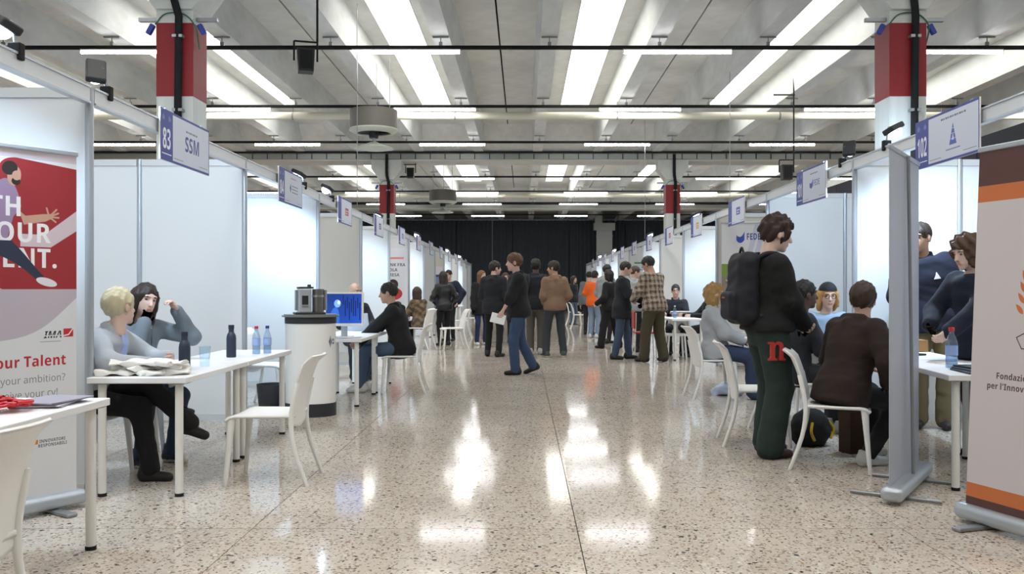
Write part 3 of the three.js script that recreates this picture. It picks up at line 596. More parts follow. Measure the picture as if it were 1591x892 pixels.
// ---------------------------------------------------------------- counter and machine
{
  const t = thing('round_counter', 'white oval promotion counter with a dark rim and plinth', 'counter', [-2.14, 0, -8.85]);
  const oval = (r, y0, y1, sx = 1) => cyl(r, r, y1 - y0, 40, 0, (y0 + y1) / 2, 0).scale(sx, 1, 0.8);
  mesh('plinth', oval(0.255, 0, 0.13), M.darkPlastic, t, 'charcoal plinth');
  mesh('body', oval(0.25, 0.13, 0.92), M.white, t);
  mesh('rim', oval(0.256, 0.92, 0.985), M.darkPlastic, t, 'charcoal rim');
  mesh('top', join([oval(0.285, 0.985, 1.0), oval(0.265, 1.0, 1.012)]), std(0x777b78, 0.4), t, 'grey countertop');
  const lg = mesh('sticker', new THREE.CylinderGeometry(0.2525, 0.2525, 0.16, 16, 1, true, 0.85, 0.5).scale(1, 1, 0.8).translate(0, 0.74, 0), std(0xffffff, 0.5, { map: canvasMap(128, 160, (c, w, h) => { c.fillStyle = '#e9e9e6'; c.fillRect(0, 0, w, h); c.fillStyle = '#2c3340'; c.beginPath(); c.moveTo(30, 80); c.lineTo(52, 20); c.lineTo(74, 80); c.lineTo(52, 140); c.fill(); c.fillStyle = '#e9e9e6'; c.fillRect(50, 30, 5, 100); c.fillStyle = '#7d8fa6'; c.fillRect(80, 52, 44, 22); c.fillRect(80, 84, 44, 22); }) }), t, 'dark diamond logo');
  const m = thing('coffee_machine', 'silver coffee machine with a clear cylinder on the round counter', 'machine', [-2.15, 1.012, -8.83], 0.35);
  mesh('body', rbox(0.13, 0.24, 0.2, 0.012, -0.05, 0.135, 0), std(0xc6cdd6, 0.3, { metalness: 0.5 }), m);
  mesh('base', rbox(0.3, 0.02, 0.24, 0.008, 0, 0.01, 0), M.darkPlastic, m);
  mesh('window', box(0.06, 0.09, 0.006, -0.05, 0.14, 0.102), M.black, m, 'dark display');
  mesh('button_row', box(0.06, 0.015, 0.008, -0.05, 0.08, 0.103), M.steel, m);
  mesh('cylinder', cyl(0.058, 0.058, 0.23, 24, 0.085, 0.135, 0.02), std(0x8d8884, 0.25, { metalness: 0.8 }), m, 'polished steel cylinder');
  mesh('collar', cyl(0.062, 0.062, 0.02, 24, 0.085, 0.18, 0.02), M.chrome, m);
  for (const x of [-0.13, 0.155]) mesh('guard_tube', cyl(0.016, 0.016, 0.2, 12, x, 0.14, 0.03), M.chrome, m);
  mesh('lid', rbox(0.15, 0.018, 0.18, 0.006, -0.04, 0.264, 0), M.darkPlastic, m);
  mesh('hopper_knob', cyl(0.02, 0.016, 0.024, 14, 0.0, 0.284, 0), M.darkPlastic, m);
}
// ---------------------------------------------------------------- monitor, laptop
const screenMap = canvasMap(256, 224, (c, w, h) => {
  const g = c.createLinearGradient(0, 0, w, h); g.addColorStop(0, '#12357e'); g.addColorStop(0.5, '#1a3f98'); g.addColorStop(1, '#1f55c4'); c.fillStyle = g; c.fillRect(0, 0, w, h);
  c.fillStyle = '#0c1f52'; for (let k = 0; k < 9; k++) c.fillRect(120 + k * 15, 10 + (k * 37) % 60, 7, 70 + (k * 53) % 90);
  c.fillStyle = '#2f6ad0'; c.beginPath(); c.moveTo(20, 224); c.quadraticCurveTo(30, 110, 70, 100); c.quadraticCurveTo(100, 110, 96, 224); c.fill();
  c.fillStyle = '#7fb0f2'; c.beginPath(); c.ellipse(82, 74, 24, 30, 0, 0, 7); c.fill(); c.fillStyle = '#d8ecff'; c.beginPath(); c.ellipse(92, 66, 11, 15, 0, 0, 7); c.fill();
});
{
  const t = thing('monitor', 'white framed monitor showing a blue picture on a white table', 'monitor', [-1.99, 0.73, -9.75], 0.12);
  mesh('stand_base', rbox(0.2, 0.012, 0.16, 0.005, 0, 0.006, -0.02), M.alu, t);
  mesh('stand_neck', rbox(0.07, 0.16, 0.02, 0.006, 0, 0.09, -0.05), M.alu, t);
  const h = new THREE.Group(); h.name = 'display'; h.position.set(0, 0.31, 0); h.rotation.x = -0.08; t.add(h);
  mesh('bezel', rbox(0.43, 0.375, 0.03, 0.008), M.white, h);
  mesh('screen', box(0.385, 0.325, 0.004, 0, 0.005, 0.016), new THREE.MeshStandardMaterial({ color: 0x111111, roughness: 0.25, emissive: 0xffffff, emissiveMap: screenMap, emissiveIntensity: 0.8 }), h);
  const l = new THREE.RectAreaLight(new THREE.Color(0.3, 0.5, 1.0), 0.8, 0.38, 0.32); l.position.set(-1.99 + 0.04, 1.04, -9.75 + 0.06); l.rotation.y = Math.PI + 0.12; scene.add(l);
  l.lookAt(-1.9, 1.1, -5);
  const p = thing('laptop', 'open silver laptop on the table behind the monitor', 'laptop', [-2.08, 0.73, -11.25], Math.PI - 0.25);
  mesh('keyboard_deck', rbox(0.33, 0.014, 0.23, 0.005, 0, 0.007, 0.02), M.alu, p);
  const lid = mesh('lid', rbox(0.33, 0.22, 0.008, 0.003, 0, 0.11, 0), M.alu, p); lid.position.set(0, 0.014, -0.1); lid.rotation.x = -0.25;
  mesh('emblem', cyl(0.018, 0.018, 0.002, 16).rotateX(Math.PI / 2).translate(0, 0.11, -0.006), M.chrome, lid);
}
// ---------------------------------------------------------------- bottles, papers, bags on the tables
const flaskGeo = lathe([[0, 0], [0.034, 0], [0.037, 0.006], [0.037, 0.15], [0.033, 0.175], [0.022, 0.195], [0.02, 0.2], [0.02, 0.245], [0, 0.248]]);
for (const [x, y, d, l] of [[-2.24, 0.73, 5.82, 'dark blue metal flask standing by the tote bags'], [-2.29, 0.73, 6.9, 'dark blue metal flask alone in the middle of the white table']]) {
  const t = thing('metal_flask', l, 'bottle', [x, y, -d]);
  mesh('body', flaskGeo, std(0x2a3346, 0.45), t); mesh('cap', cyl(0.022, 0.022, 0.03, 20, 0, 0.238, 0), std(0x232a3a, 0.5), t);
}
const petGeo = lathe([[0, 0], [0.03, 0], [0.033, 0.008], [0.033, 0.05], [0.03, 0.06], [0.033, 0.07], [0.033, 0.13], [0.03, 0.15], [0.014, 0.19], [0.013, 0.21]]);
function pet(x, y, d, cap, label, s = 1) {
  const t = thing('water_bottle', label, 'bottle', [x, y, -d]); t.scale.setScalar(s);
  mesh('body', petGeo, M.bottle, t); mesh('cap', cyl(0.0155, 0.0155, 0.022, 16, 0, 0.218, 0), std(cap, 0.4), t);
  mesh('label', new THREE.CylinderGeometry(0.0335, 0.0335, 0.055, 20, 1, true).translate(0, 0.1, 0), std(0x9db6e6, 0.5), t, 'pale blue paper label');
  mesh('water', cyl(0.029, 0.029, 0.12, 18, 0, 0.064, 0), M.bottle, t);
}
pet(-2.2, 0.73, 7.25, 0xc8323a, 'clear water bottle with a red cap beside its blue capped twin');
pet(-2.13, 0.73, 7.32, 0x2e3c78, 'clear water bottle with a dark blue cap');
pet(2.9, 0.73, 5.98, 0xd23a40, 'clear water bottle with a red cap beside a blue cup', 1.2);
pet(2.72, 0.73, 15.9, 0xe8e8e8, 'clear water bottle with a white cap on a distant white table');
{
  const t = thing('blue_cup', 'blue plastic cup with a dark rim pattern beside a water bottle', 'cup', [3.08, 0.73, -5.86]);
  mesh('body', lathe([[0, 0], [0.03, 0], [0.042, 0.11], [0.039, 0.11], [0.028, 0.005], [0, 0.005]]), std(0x2f63b4, 0.4), t);
  mesh('band', new THREE.CylinderGeometry(0.0425, 0.0405, 0.03, 20, 1, true).translate(0, 0.096, 0), std(0x23283a, 0.5), t);
  const g = thing('drinking_glass', 'clear drinking glass in front of the blonde woman', 'glass', [-2.2, 0.73, -6.08]);
  mesh('bowl', lathe([[0, 0], [0.032, 0], [0.039, 0.14], [0.036, 0.14], [0.029, 0.008], [0, 0.008]]), M.glass, g);
}
for (let k = 0; k < 3; k++) single('folder', ['dark folder at the bottom of the pile by the blue cup', 'dark folder in the middle of the pile by the blue cup', 'dark folder on top of the pile by the blue cup'][k], 'folder', rbox(0.24, 0.012, 0.32, 0.003), std([0x2c3038, 0x3f4650, 0x23272f][k], 0.55), [2.92 + 0.02 * k, 0.7365 + 0.0125 * k, -5.66], 0.1 * k - 0.1);
single('tablet_computer', 'thin black tablet lying on the table behind the boy in brown', 'tablet', rbox(0.26, 0.014, 0.36, 0.004), M.black, [3.05, 0.738, -7.2], 0.3);
single('paper_sheet', 'white sheet of paper on the table with the dark folders', 'paper', box(0.15, 0.002, 0.21), M.paper, [3.1, 0.732, -6.35], 0.5);
single('cardboard_box', 'open brown cardboard box on the table by the partition', 'box', rbox(0.34, 0.1, 0.3, 0.004), M.cardboard, [3.24, 0.781, -7.6], 0.1);
for (let k = 0; k < 4; k++) single('magazine', ['grey magazine at the base of the stack by the red lanyards', 'pale magazine second in the stack by the red lanyards', 'dark magazine third in the stack by the red lanyards', 'grey magazine on top of the stack by the red lanyards'][k], 'magazine', rbox(0.22, 0.006, 0.3, 0.002), std([0x8d8a94, 0xcfcdd4, 0x5c5a66, 0xa29fae][k], 0.4), [-2.22 + 0.008 * k, 0.7335 + 0.0065 * k, -4.1], 0.2 - 0.12 * k);
{ // red lanyards heaped on the table
  const gs = [];
  for (let k = 0; k < 26; k++) {
    const a = rnd() * 6.28, r = rr(0.02, 0.06), x = rr(-0.09, 0.09), z = rr(-0.06, 0.06), y = 0.012 + 0.03 * Math.max(0, 1 - Math.hypot(x, z) * 9) + rnd() * 0.014;
    gs.push(tube(Array.from({ length: 7 }, (_, i) => { const t = a + i * 0.95; return [x + Math.cos(t) * r * rr(0.7, 1.2), y + rr(0, 0.014), z + Math.sin(t) * r * rr(0.7, 1.2)]; }), 0.0075, 20, 5).scale(1, 1, 1));
  }
  const l = single('lanyard_heap', 'heap of shiny red lanyards on the white table', 'lanyards', join(gs), std(0xc01826, 0.35), [-2.3, 0.73, -3.85], 0.4); l.userData.kind = 'stuff';
}
{ // printed leaflets on the monitor table
  for (let k = 0; k < 4; k++) single('leaflet', 'small printed leaflet lying in front of the monitor', 'leaflet', box(0.1, 0.002, 0.21), M.paper, [-2.15 + k * 0.09, 0.7315 + k * 0.0022, -9.58 - (k % 2) * 0.06], k * 0.5, 'leaflets in front of the monitor');
  single('leaflet_box', 'small white leaflet box at the foot of the monitor', 'box', rbox(0.07, 0.1, 0.07, 0.004), M.white, [-2.16, 0.78, -9.42], 0.2);
}
// ---------------------------------------------------------------- ceiling fans, speakers
function fan(x, y, d, label) {
  const t = thing('ceiling_fan', label, 'fan', [x, y, -d]);
  mesh('drum', new THREE.CylinderGeometry(0.42, 0.42, 0.34, 40, 1, true), new THREE.MeshStandardMaterial({ color: 0x6d6a62, roughness: 0.6, side: THREE.DoubleSide }), t, 'grey brown drum');
  mesh('drum_top', cyl(0.42, 0.42, 0.01, 40, 0, 0.17, 0), std(0x6d6a62, 0.6), t);
  mesh('lower_ring', lathe([[0.43, -0.16], [0.435, -0.19], [0.36, -0.235], [0.3, -0.24], [0.3, -0.2], [0.42, -0.16]], 40), std(0xcdd0c4, 0.5), t, 'pale rim');
  mesh('motor', cyl(0.08, 0.1, 0.16, 20, 0, -0.24, 0), M.darkPlastic, t);
  for (let k = 0; k < 4; k++) mesh('blade', rbox(0.28, 0.012, 0.1, 0.004, 0.17, -0.22, 0).rotateX(0.3).rotateY(k * Math.PI / 2), M.darkPlastic, t);
  mesh('shaft', bar(V(0, -0.3, 0), V(0.02, -0.44, 0), 0.03), M.steel, t);
  mesh('deflector', lathe([[0, -0.38], [0.06, -0.39], [0.2, -0.45], [0.34, -0.5], [0.345, -0.51], [0.2, -0.475], [0, -0.46]], 40), std(0xc9cfc4, 0.55), t, 'pale dish below the drum');
  for (const [hx, hz] of [[-0.3, 0], [0.3, 0.1], [0, -0.3]]) mesh('suspension', bar(V(hx, 0.17, hz), V(hx, 5.07 - y + 0.3, hz), 0.006, 6), M.steel, t);
}
fan(-2.69, 4.28, 15.8, 'big drum shaped ceiling fan with a pale dish hanging below it');
fan(-2.52, 4.13, 27.4, 'distant drum shaped ceiling fan with a pale dish');
function speaker(x, y, d, label, turn = 0, top = 5.66) {
  const t = thing('loudspeaker', label, 'loudspeaker', [x, y, -d], turn);
    const s = new THREE.Shape([[-0.08, -0.13], [0.08, -0.13], [0.095, 0.13], [-0.095, 0.13]].map(p => new THREE.Vector2(...p)));
  mesh('cabinet', new THREE.ExtrudeGeometry(s, { depth: 0.18, bevelEnabled: true, bevelSize: 0.012, bevelThickness: 0.012, bevelSegments: 2 }).translate(0, 0, -0.09), M.black, t);
  mesh('grille', box(0.15, 0.23, 0.01, 0, 0, 0.105), M.blackMatte, t);
  mesh('bracket', join([bar(V(0.14, 0, 0), V(0.14, 0.24, 0), 0.012), bar(V(-0.14, 0, 0), V(-0.14, 0.24, 0), 0.012), bar(V(-0.14, 0.24, 0), V(0.14, 0.24, 0), 0.012), bar(V(0.14, 0.24, 0), V(0.14, top - y, 0), 0.014), bar(V(-0.25, Math.min(top, 5.04) - 0.04 - y, 0), V(0.16, Math.min(top, 5.04) - 0.04 - y, 0), 0.014)]), M.blackMatte, t);
}
speaker(px(475, 10.9), 1.27 + 353 * 10.9 / F, 10.9, 'black loudspeaker hung on a bent pipe from the ceiling', 0.3);
speaker(px(638, 25.1), 4.55, 25.1, 'small black loudspeaker near the red banded column beyond the beam', 0, 4.83);
speaker(px(1222, 17), 1.27 + 180 * 17 / F, 17, 'small black loudspeaker above the booth 101 wall');
for (const [x0, d] of [[555, 13.6], [765, 40], [1002, 22], [1134, 15.5]]) single('hanging_wire', 'thin vertical steel wire hanging from the ceiling', 'wire', bar(V(0, 2.5, 0), V(0, 5.66, 0), 0.006, 6), M.steel, [px(x0, d), 0, -d], 0, 'hanging steel wires');
// ---------------------------------------------------------------- people
function surfaceNets(f, lo, hi, cell) {                             // mesh of f = 0 on a grid, smooth and continuous
  const n = [0, 1, 2].map(i => Math.ceil((hi[i] - lo[i]) / cell) + 1), [nx, ny, nz] = n, sx = 1, sy = nx, sz = nx * ny;
  const g = new Float32Array(nx * ny * nz);
  for (let k = 0, q = 0; k < nz; k++) for (let j = 0; j < ny; j++) for (let i = 0; i < nx; i++, q++) g[q] = f(lo[0] + i * cell, lo[1] + j * cell, lo[2] + k * cell);
  const id = new Int32Array(nx * ny * nz).fill(-1), pos = [], idx = [], off = [0, sx, sy, sx + sy, sz, sz + sx, sz + sy, sz + sx + sy];
  const E = [[0, 1], [2, 3], [4, 5], [6, 7], [0, 2], [1, 3], [4, 6], [5, 7], [0, 4], [1, 5], [2, 6], [3, 7]];
  for (let k = 0; k < nz - 1; k++) for (let j = 0; j < ny - 1; j++) for (let i = 0; i < nx - 1; i++) {
    const q = k * sz + j * sy + i; let m = 0; for (let c = 0; c < 8; c++) if (g[q + off[c]] < 0) m |= 1 << c;
    if (m === 0 || m === 255) continue;
    let x = 0, y = 0, z = 0, cnt = 0;
    for (const [a, b] of E) { if ((m >> a & 1) === (m >> b & 1)) continue; const ga = g[q + off[a]], gb = g[q + off[b]], t = ga / (ga - gb); x += (a & 1) + ((b & 1) - (a & 1)) * t; y += (a >> 1 & 1) + ((b >> 1 & 1) - (a >> 1 & 1)) * t; z += (a >> 2) + ((b >> 2) - (a >> 2)) * t; cnt++; }
    id[q] = pos.length / 3; pos.push(lo[0] + (i + x / cnt) * cell, lo[1] + (j + y / cnt) * cell, lo[2] + (k + z / cnt) * cell);
  }
  const quad = (a, b, c, d, flip) => { if (a < 0 || b < 0 || c < 0 || d < 0) return; flip ? idx.push(a, c, b, a, d, c) : idx.push(a, b, c, a, c, d); };
  for (let k = 1; k < nz - 1; k++) for (let j = 1; j < ny - 1; j++) for (let i = 1; i < nx - 1; i++) {
    const q = k * sz + j * sy + i, s = g[q] < 0;
    if (s !== g[q + sx] < 0) quad(id[q - sy - sz], id[q - sz], id[q], id[q - sy], !s);
    if (s !== g[q + sy] < 0) quad(id[q - sx - sz], id[q - sx], id[q], id[q - sz], !s);
    if (s !== g[q + sz] < 0) quad(id[q - sx - sy], id[q - sy], id[q], id[q - sx], !s);
  }
  const geo = new THREE.BufferGeometry(); geo.setAttribute('position', new THREE.Float32BufferAttribute(pos, 3)); geo.setIndex(idx); geo.computeVertexNormals();
  const uv = new Float32Array(pos.length / 3 * 2); for (let i = 0; i < pos.length / 3; i++) { uv[i * 2] = (pos[i * 3] + pos[i * 3 + 2]) * 3; uv[i * 2 + 1] = pos[i * 3 + 1] * 3; }
  geo.setAttribute('uv', new THREE.BufferAttribute(uv, 2));
  return geo;
}
const smin = (a, b, k) => { const h = Math.max(k - Math.abs(a - b), 0) / k; return Math.min(a, b) - h * h * k * 0.25; };
function capsule(a, b, ra, rb) {
  const dx = b.x - a.x, dy = b.y - a.y, dz = b.z - a.z, l2 = dx * dx + dy * dy + dz * dz || 1e-9;
  return (x, y, z) => { const px = x - a.x, py = y - a.y, pz = z - a.z; let h = (px * dx + py * dy + pz * dz) / l2; h = h < 0 ? 0 : h > 1 ? 1 : h; const ex = px - h * dx, ey = py - h * dy, ez = pz - h * dz; return Math.sqrt(ex * ex + ey * ey + ez * ez) - ra - (rb - ra) * h; };
}
const ellip = (cx, cy, cz, rx, ry, rz) => (x, y, z) => { const a = (x - cx) / rx, b = (y - cy) / ry, c = (z - cz) / rz, k0 = Math.sqrt(a * a + b * b + c * c), k1 = Math.sqrt(a * a / (rx * rx) + b * b / (ry * ry) + c * c / (rz * rz)) || 1e-9; return k0 * (k0 - 1) / k1; };
const wr = (x, y, z) => Math.sin(x * 31 + y * 17) * Math.sin(y * 43 - z * 21) + 0.6 * Math.sin(z * 37 + y * 61 + x * 13);
function ik(a, b, l1, l2, pole) {                                    // elbow or knee between a and b, bent towards pole
  const d = b.clone().sub(a), L = Math.min(d.length(), (l1 + l2) * 0.999); d.normalize();
  const end = a.clone().addScaledVector(d, L), c = (l1 * l1 + L * L - l2 * l2) / (2 * L), h = Math.sqrt(Math.max(0, l1 * l1 - c * c));
  const p = pole.clone().addScaledVector(d, -pole.dot(d)).normalize();
  return [a.clone().addScaledVector(d, c).addScaledVector(p, h), end];
}
const local = m => { const e = m.clone().invert().elements; return (x, y, z, f) => f(e[0] * x + e[4] * y + e[8] * z + e[12], e[1] * x + e[5] * y + e[9] * z + e[13], e[2] * x + e[6] * y + e[10] * z + e[14]); };
const SKIN = { light: [0.62, 0.40, 0.31], fair: [0.68, 0.47, 0.38], tan: [0.48, 0.28, 0.19], dark: [0.09, 0.045, 0.03] };
const fabricMats = {};
function fabric(color, rough = 0.9, vertex = false) { const k = color + '_' + rough + vertex; return fabricMats[k] ??= new THREE.MeshStandardMaterial({ color: vertex ? 0xffffff : color, roughness: rough, bumpMap: fabricBump, bumpScale: 0.002, vertexColors: vertex }); }
const skinMat = new THREE.MeshStandardMaterial({ color: 0xffffff, roughness: 0.55, vertexColors: true });
const hairMats = {}; const hairMat = c => hairMats[c] ??= std(c, 0.6);
function paint(geo, fn) { const p = geo.attributes.position, a = new Float32Array(p.count * 3); for (let i = 0; i < p.count; i++) { const c = fn(p.getX(i), p.getY(i), p.getZ(i)); a.set(c, i * 3); } geo.setAttribute('color', new THREE.BufferAttribute(a, 3)); return geo; }

function person(o) {
  const S = (o.H ?? 1.75) / 1.75, q = o.q ?? 1, cell = v => v * q;
  const t = thing('person', o.label, 'person', [o.at[0], 0, -o.at[1]], o.yaw);
  const w = o.female ? 0.92 : 1;
  // joints, person frame: +z forward, +x the person's own left
  const hip = V(...(o.hip ?? [0, 0.93 * S, 0]));
  const R = new THREE.Matrix4().makeRotationFromEuler(new THREE.Euler(o.lean ?? 0.03, o.twist ?? 0, o.side ?? 0, 'YXZ'));
  const T = new THREE.Matrix4().makeTranslation(hip.x, hip.y, hip.z).multiply(R);
  const tp = (x, y, z) => V(x * S, y * S, z * S).applyMatrix4(T);
  const neck = tp(0, 0.53, -0.01), sh = [tp(0.17 * w, 0.455, -0.01), tp(-0.17 * w, 0.455, -0.01)];
  const pelvisYaw = new THREE.Matrix4().makeTranslation(hip.x, hip.y, hip.z).multiply(new THREE.Matrix4().makeRotationY((o.twist ?? 0) * 0.4));
  const hj = [V(0.09 * S, 0, 0).applyMatrix4(pelvisYaw), V(-0.09 * S, 0, 0).applyMatrix4(pelvisYaw)];
  const hd = o.head ?? [0, 0, 0];
  const HR = new THREE.Matrix4().makeRotationFromEuler(new THREE.Euler(hd[1], hd[0], hd[2] ?? 0, 'YXZ'));
  const neckTop = tp(0, 0.585, 0.014);
  const HM = new THREE.Matrix4().makeTranslation(neckTop.x, neckTop.y, neckTop.z).multiply(HR).multiply(new THREE.Matrix4().makeTranslation(0, 0.098 * S, 0.022 * S)).multiply(new THREE.Matrix4().makeScale(S, S, S));
  const arms = [0, 1].map(i => {
    const s = i ? -1 : 1, h = o.hands?.[i] ?? [s * 0.25, 0.83 * S + hip.y - 0.93 * S, 0.04];
    const [el, wr_] = ik(sh[i], V(...h), 0.285 * S, 0.255 * S, V(...(o.poles?.[i] ?? [s * 0.5, -0.3, -1])));
    return { s: sh[i], e: el, w: wr_ };
  });
  const legs = [0, 1].map(i => {
    const s = i ? -1 : 1, f = o.feet?.[i] ?? [s * 0.1, 0, 0, s * 0.15];
    const an = V(f[0], f[1] + 0.085 * S, f[2]), [kn, ak] = ik(hj[i], an, 0.43 * S, 0.425 * S, V(...(o.knees?.[i] ?? [s * 0.12, 0, 1])));
    return { h: hj[i], k: kn, a: ak, toe: f[3] ?? 0, pitch: f[4] ?? 0 };
  });
  // torso: ellipse sections along the spine
  const TI = T.clone().invert().elements;
  const secs = o.female ? [[-0.12, 0.165, 0.125], [0, 0.17, 0.13], [0.16, 0.135, 0.1], [0.34, 0.148, 0.12], [0.45, 0.15, 0.1], [0.54, 0.06, 0.06]] : [[-0.12, 0.155, 0.12], [0, 0.16, 0.12], [0.18, 0.15, 0.108], [0.34, 0.168, 0.12], [0.46, 0.165, 0.1], [0.54, 0.06, 0.06]];
  const fat = o.girth ?? 1;
  const torso = (grow, y0 = -0.12, y1 = 0.54, hipGrow = 0) => (x, y, z) => {
    const lx = (TI[0] * x + TI[4] * y + TI[8] * z + TI[12]) / S, ly = (TI[1] * x + TI[5] * y + TI[9] * z + TI[13]) / S, lz = (TI[2] * x + TI[6] * y + TI[10] * z + TI[14]) / S;
    const yy = ly < y0 ? y0 : ly > y1 ? y1 : ly; let k = 0; while (k < secs.length - 2 && yy > secs[k + 1][0]) k++;
    let h = (yy - secs[k][0]) / (secs[k + 1][0] - secs[k][0]); h = h < 0 ? 0 : h; h = h * h * (3 - 2 * h); const gr = grow + hipGrow * Math.max(0, Math.min(1, (0.16 - yy) / 0.14)), a = (secs[k][1] + (secs[k + 1][1] - secs[k][1]) * h) * fat + gr, b = (secs[k][2] + (secs[k + 1][2] - secs[k][2]) * h) * fat + gr;
    const e = Math.sqrt((lx / a) ** 2 + (lz / b) ** 2), d = (e - 1) * Math.min(a, b) * (e > 1 ? 1 : 1), dy = Math.abs(ly - yy);
    return (dy > 0 ? Math.hypot(Math.max(d, 0), dy) + Math.min(d, 0) * 0.2 - 0.0 : d) * S;
  };
  const bounds = (pts, m) => { const lo = [1e9, 1e9, 1e9], hi = [-1e9, -1e9, -1e9]; for (const p of pts) ['x', 'y', 'z'].forEach((k, i) => { lo[i] = Math.min(lo[i], p[k] - m); hi[i] = Math.max(hi[i], p[k] + m); }); return [lo, hi]; };
  const chestPts = [tp(0.16, 0, 0.1), tp(-0.16, 0, 0.1), tp(0.16, 0, -0.1), tp(-0.16, 0, -0.1), tp(0, 0.55, 0)];
  const skin = SKIN[o.skin ?? 'light'];
  // ---- body: one continuous skin figure (slim under the clothes), head and hands on finer grids
  const slim = 0.022, limb = [];
  for (const a of arms) limb.push(capsule(a.s, a.e, 0.046 * S * w, 0.038 * S * w), capsule(a.e, a.w, 0.037 * S * w, 0.025 * S));
  for (const l of legs) limb.push(capsule(l.h, l.k, 0.07 * S, 0.046 * S), capsule(l.k, l.a, 0.046 * S, 0.031 * S));
  const nk = capsule(neck, neckTop.clone().lerp(V(0, 0, 0).applyMatrix4(HM), 0.35), 0.05 * S * w, 0.048 * S * w), tb = torso(-slim);
  const bodyF = (x, y, z) => { let d = smin(tb(x, y, z), nk(x, y, z), 0.04); for (const f of limb) d = smin(d, f(x, y, z), 0.035); return d; };
  const geos = [];
  { const [lo, hi] = bounds([...chestPts, neckTop, ...arms.flatMap(a => [a.s, a.e, a.w]), ...legs.flatMap(l => [l.h, l.k, l.a])], 0.1); geos.push(paint(surfaceNets(bodyF, lo, hi, cell(0.024)), () => skin)); }
  // head
  const H1 = ellip(0, 0.025, -0.012, 0.074, 0.098, 0.096), H2 = ellip(0, -0.04, 0.022, 0.056, 0.078, 0.07), nose = capsule(V(0, 0.008, 0.088), V(0, -0.03, 0.106), 0.009, 0.0135), lip = capsule(V(-0.017, -0.066, 0.083), V(0.017, -0.066, 0.083), 0.008, 0.008);
  const brow = capsule(V(-0.036, 0.03, 0.078), V(0.036, 0.03, 0.078), 0.011, 0.011), chin = ellip(0, -0.1, 0.062, 0.024, 0.02, 0.022);
  const ears = [1, -1].map(s => ellip(s * 0.077, -0.006, -0.008, 0.011, 0.033, 0.021)), eyesS = [1, -1].map(s => ellip(s * 0.031, 0.008, 0.097, 0.02, 0.013, 0.022)), neckH = capsule(V(0, -0.06, -0.025), V(0, -0.17, -0.04), 0.052 * w, 0.054 * w);
  const headF = (x, y, z) => { let d = smin(H1(x, y, z), H2(x, y, z), 0.03); d = smin(d, brow(x, y, z), 0.018); d = -smin(-d, eyesS[x > 0 ? 0 : 1](x, y, z), 0.012); d = smin(d, nose(x, y, z), 0.012); d = smin(d, lip(x, y, z), 0.01); d = smin(d, chin(x, y, z), 0.02); d = smin(d, ears[x > 0 ? 0 : 1](x, y, z), 0.008); return smin(d, neckH(x, y, z), 0.025); };
  const hairRGB = new THREE.Color(o.hair?.color ?? 0x2a2019), hc = [hairRGB.r, hairRGB.g, hairRGB.b];
  const headG = paint(surfaceNets(headF, [-0.1, -0.2, -0.13], [0.1, 0.14, 0.14], cell(0.0075)), (x, y, z) => {
    if (z > 0.05) {
      const ex = Math.abs(Math.abs(x) - 0.031), ey = Math.abs(y - 0.007);
      if (ex < 0.0075 && ey < 0.007) return [0.03, 0.02, 0.018];
      if (ex < 0.0155 && ey < 0.0065) return [0.55, 0.52, 0.5];
      if (ex < 0.022 && Math.abs(y - 0.031 + ex * 0.15) < 0.0055) return hc.map(v => v * 0.7 + 0.01);
      if (Math.abs(x) < 0.022 && Math.abs(y + 0.066) < 0.008) return [skin[0] * 0.85, skin[1] * 0.52, skin[2] * 0.52];
      if (o.beard && y < -0.045 && !(Math.abs(x) < 0.02 && y > -0.075)) return hc;
    }
    return skin;
  });
  headG.applyMatrix4(HM); geos.push(headG);
  // hands: palm, four fingers and a thumb, each finger its own bent chain
  arms.forEach((a, i) => {
    const s = i ? -1 : 1, dir = o.handDir?.[i] ? V(...o.handDir[i]).normalize() : a.w.clone().sub(a.e).normalize();
    let nrm = V(...(o.palm?.[i] ?? [-s, 0, 0.2])); nrm.addScaledVector(dir, -nrm.dot(dir)).normalize();
    const side = dir.clone().cross(nrm).multiplyScalar(s), curl = o.curl?.[i] ?? 0.35, hm = new THREE.Matrix4().makeBasis(side, dir, nrm).setPosition(a.w);
    const fs = [], fx = [0.03, 0.01, -0.011, -0.031], fl = [0.07, 0.08, 0.074, 0.058];
    const pa = ellip(0, 0.045, 0.002, 0.041, 0.058, 0.017);
    for (let k = 0; k < 4; k++) {
      let p = V(fx[k] * 0.95, 0.082, 0), an = curl * 0.5; fs.push(capsule(V(fx[k] * 0.4, 0.0, 0), p, 0.014, 0.0098));
      for (let j = 0; j < 3; j++) { const L = fl[k] * [0.45, 0.32, 0.25][j], n2 = p.clone().add(V(fx[k] * 0.1 * (j === 0), Math.cos(an) * L, Math.sin(an) * L)); fs.push(capsule(p, n2, 0.0092 - j * 0.0006, 0.0086 - j * 0.0006)); p = n2; an += curl; }
    }
    const t1 = V(0.03, 0.03, 0.006), t2 = V(0.058, 0.058, 0.016), t3 = V(0.066, 0.09, 0.022); fs.push(capsule(V(0.015, 0.012, 0.002), t1, 0.014, 0.013), capsule(t1, t2, 0.0125, 0.0105), capsule(t2, t3, 0.0105, 0.0085));
    const wristF = capsule(V(0, -0.03, 0), V(0, 0.02, 0), 0.025, 0.023);
    const hf = (x, y, z) => { let d = smin(pa(x, y, z), wristF(x, y, z), 0.02); for (const f of fs) d = smin(d, f(x, y, z), 0.006); return d; };
    const g = paint(surfaceNets(hf, [-0.06, -0.06, -0.04], [0.09, 0.19, 0.11], cell(0.0058)), () => skin);
    g.applyMatrix4(new THREE.Matrix4().makeScale(S * (o.female ? 0.92 : 1), S * (o.female ? 0.92 : 1), S).premultiply(hm)); geos.push(g);
  });
  mesh('body', mergeGeometries(geos), skinMat, t);
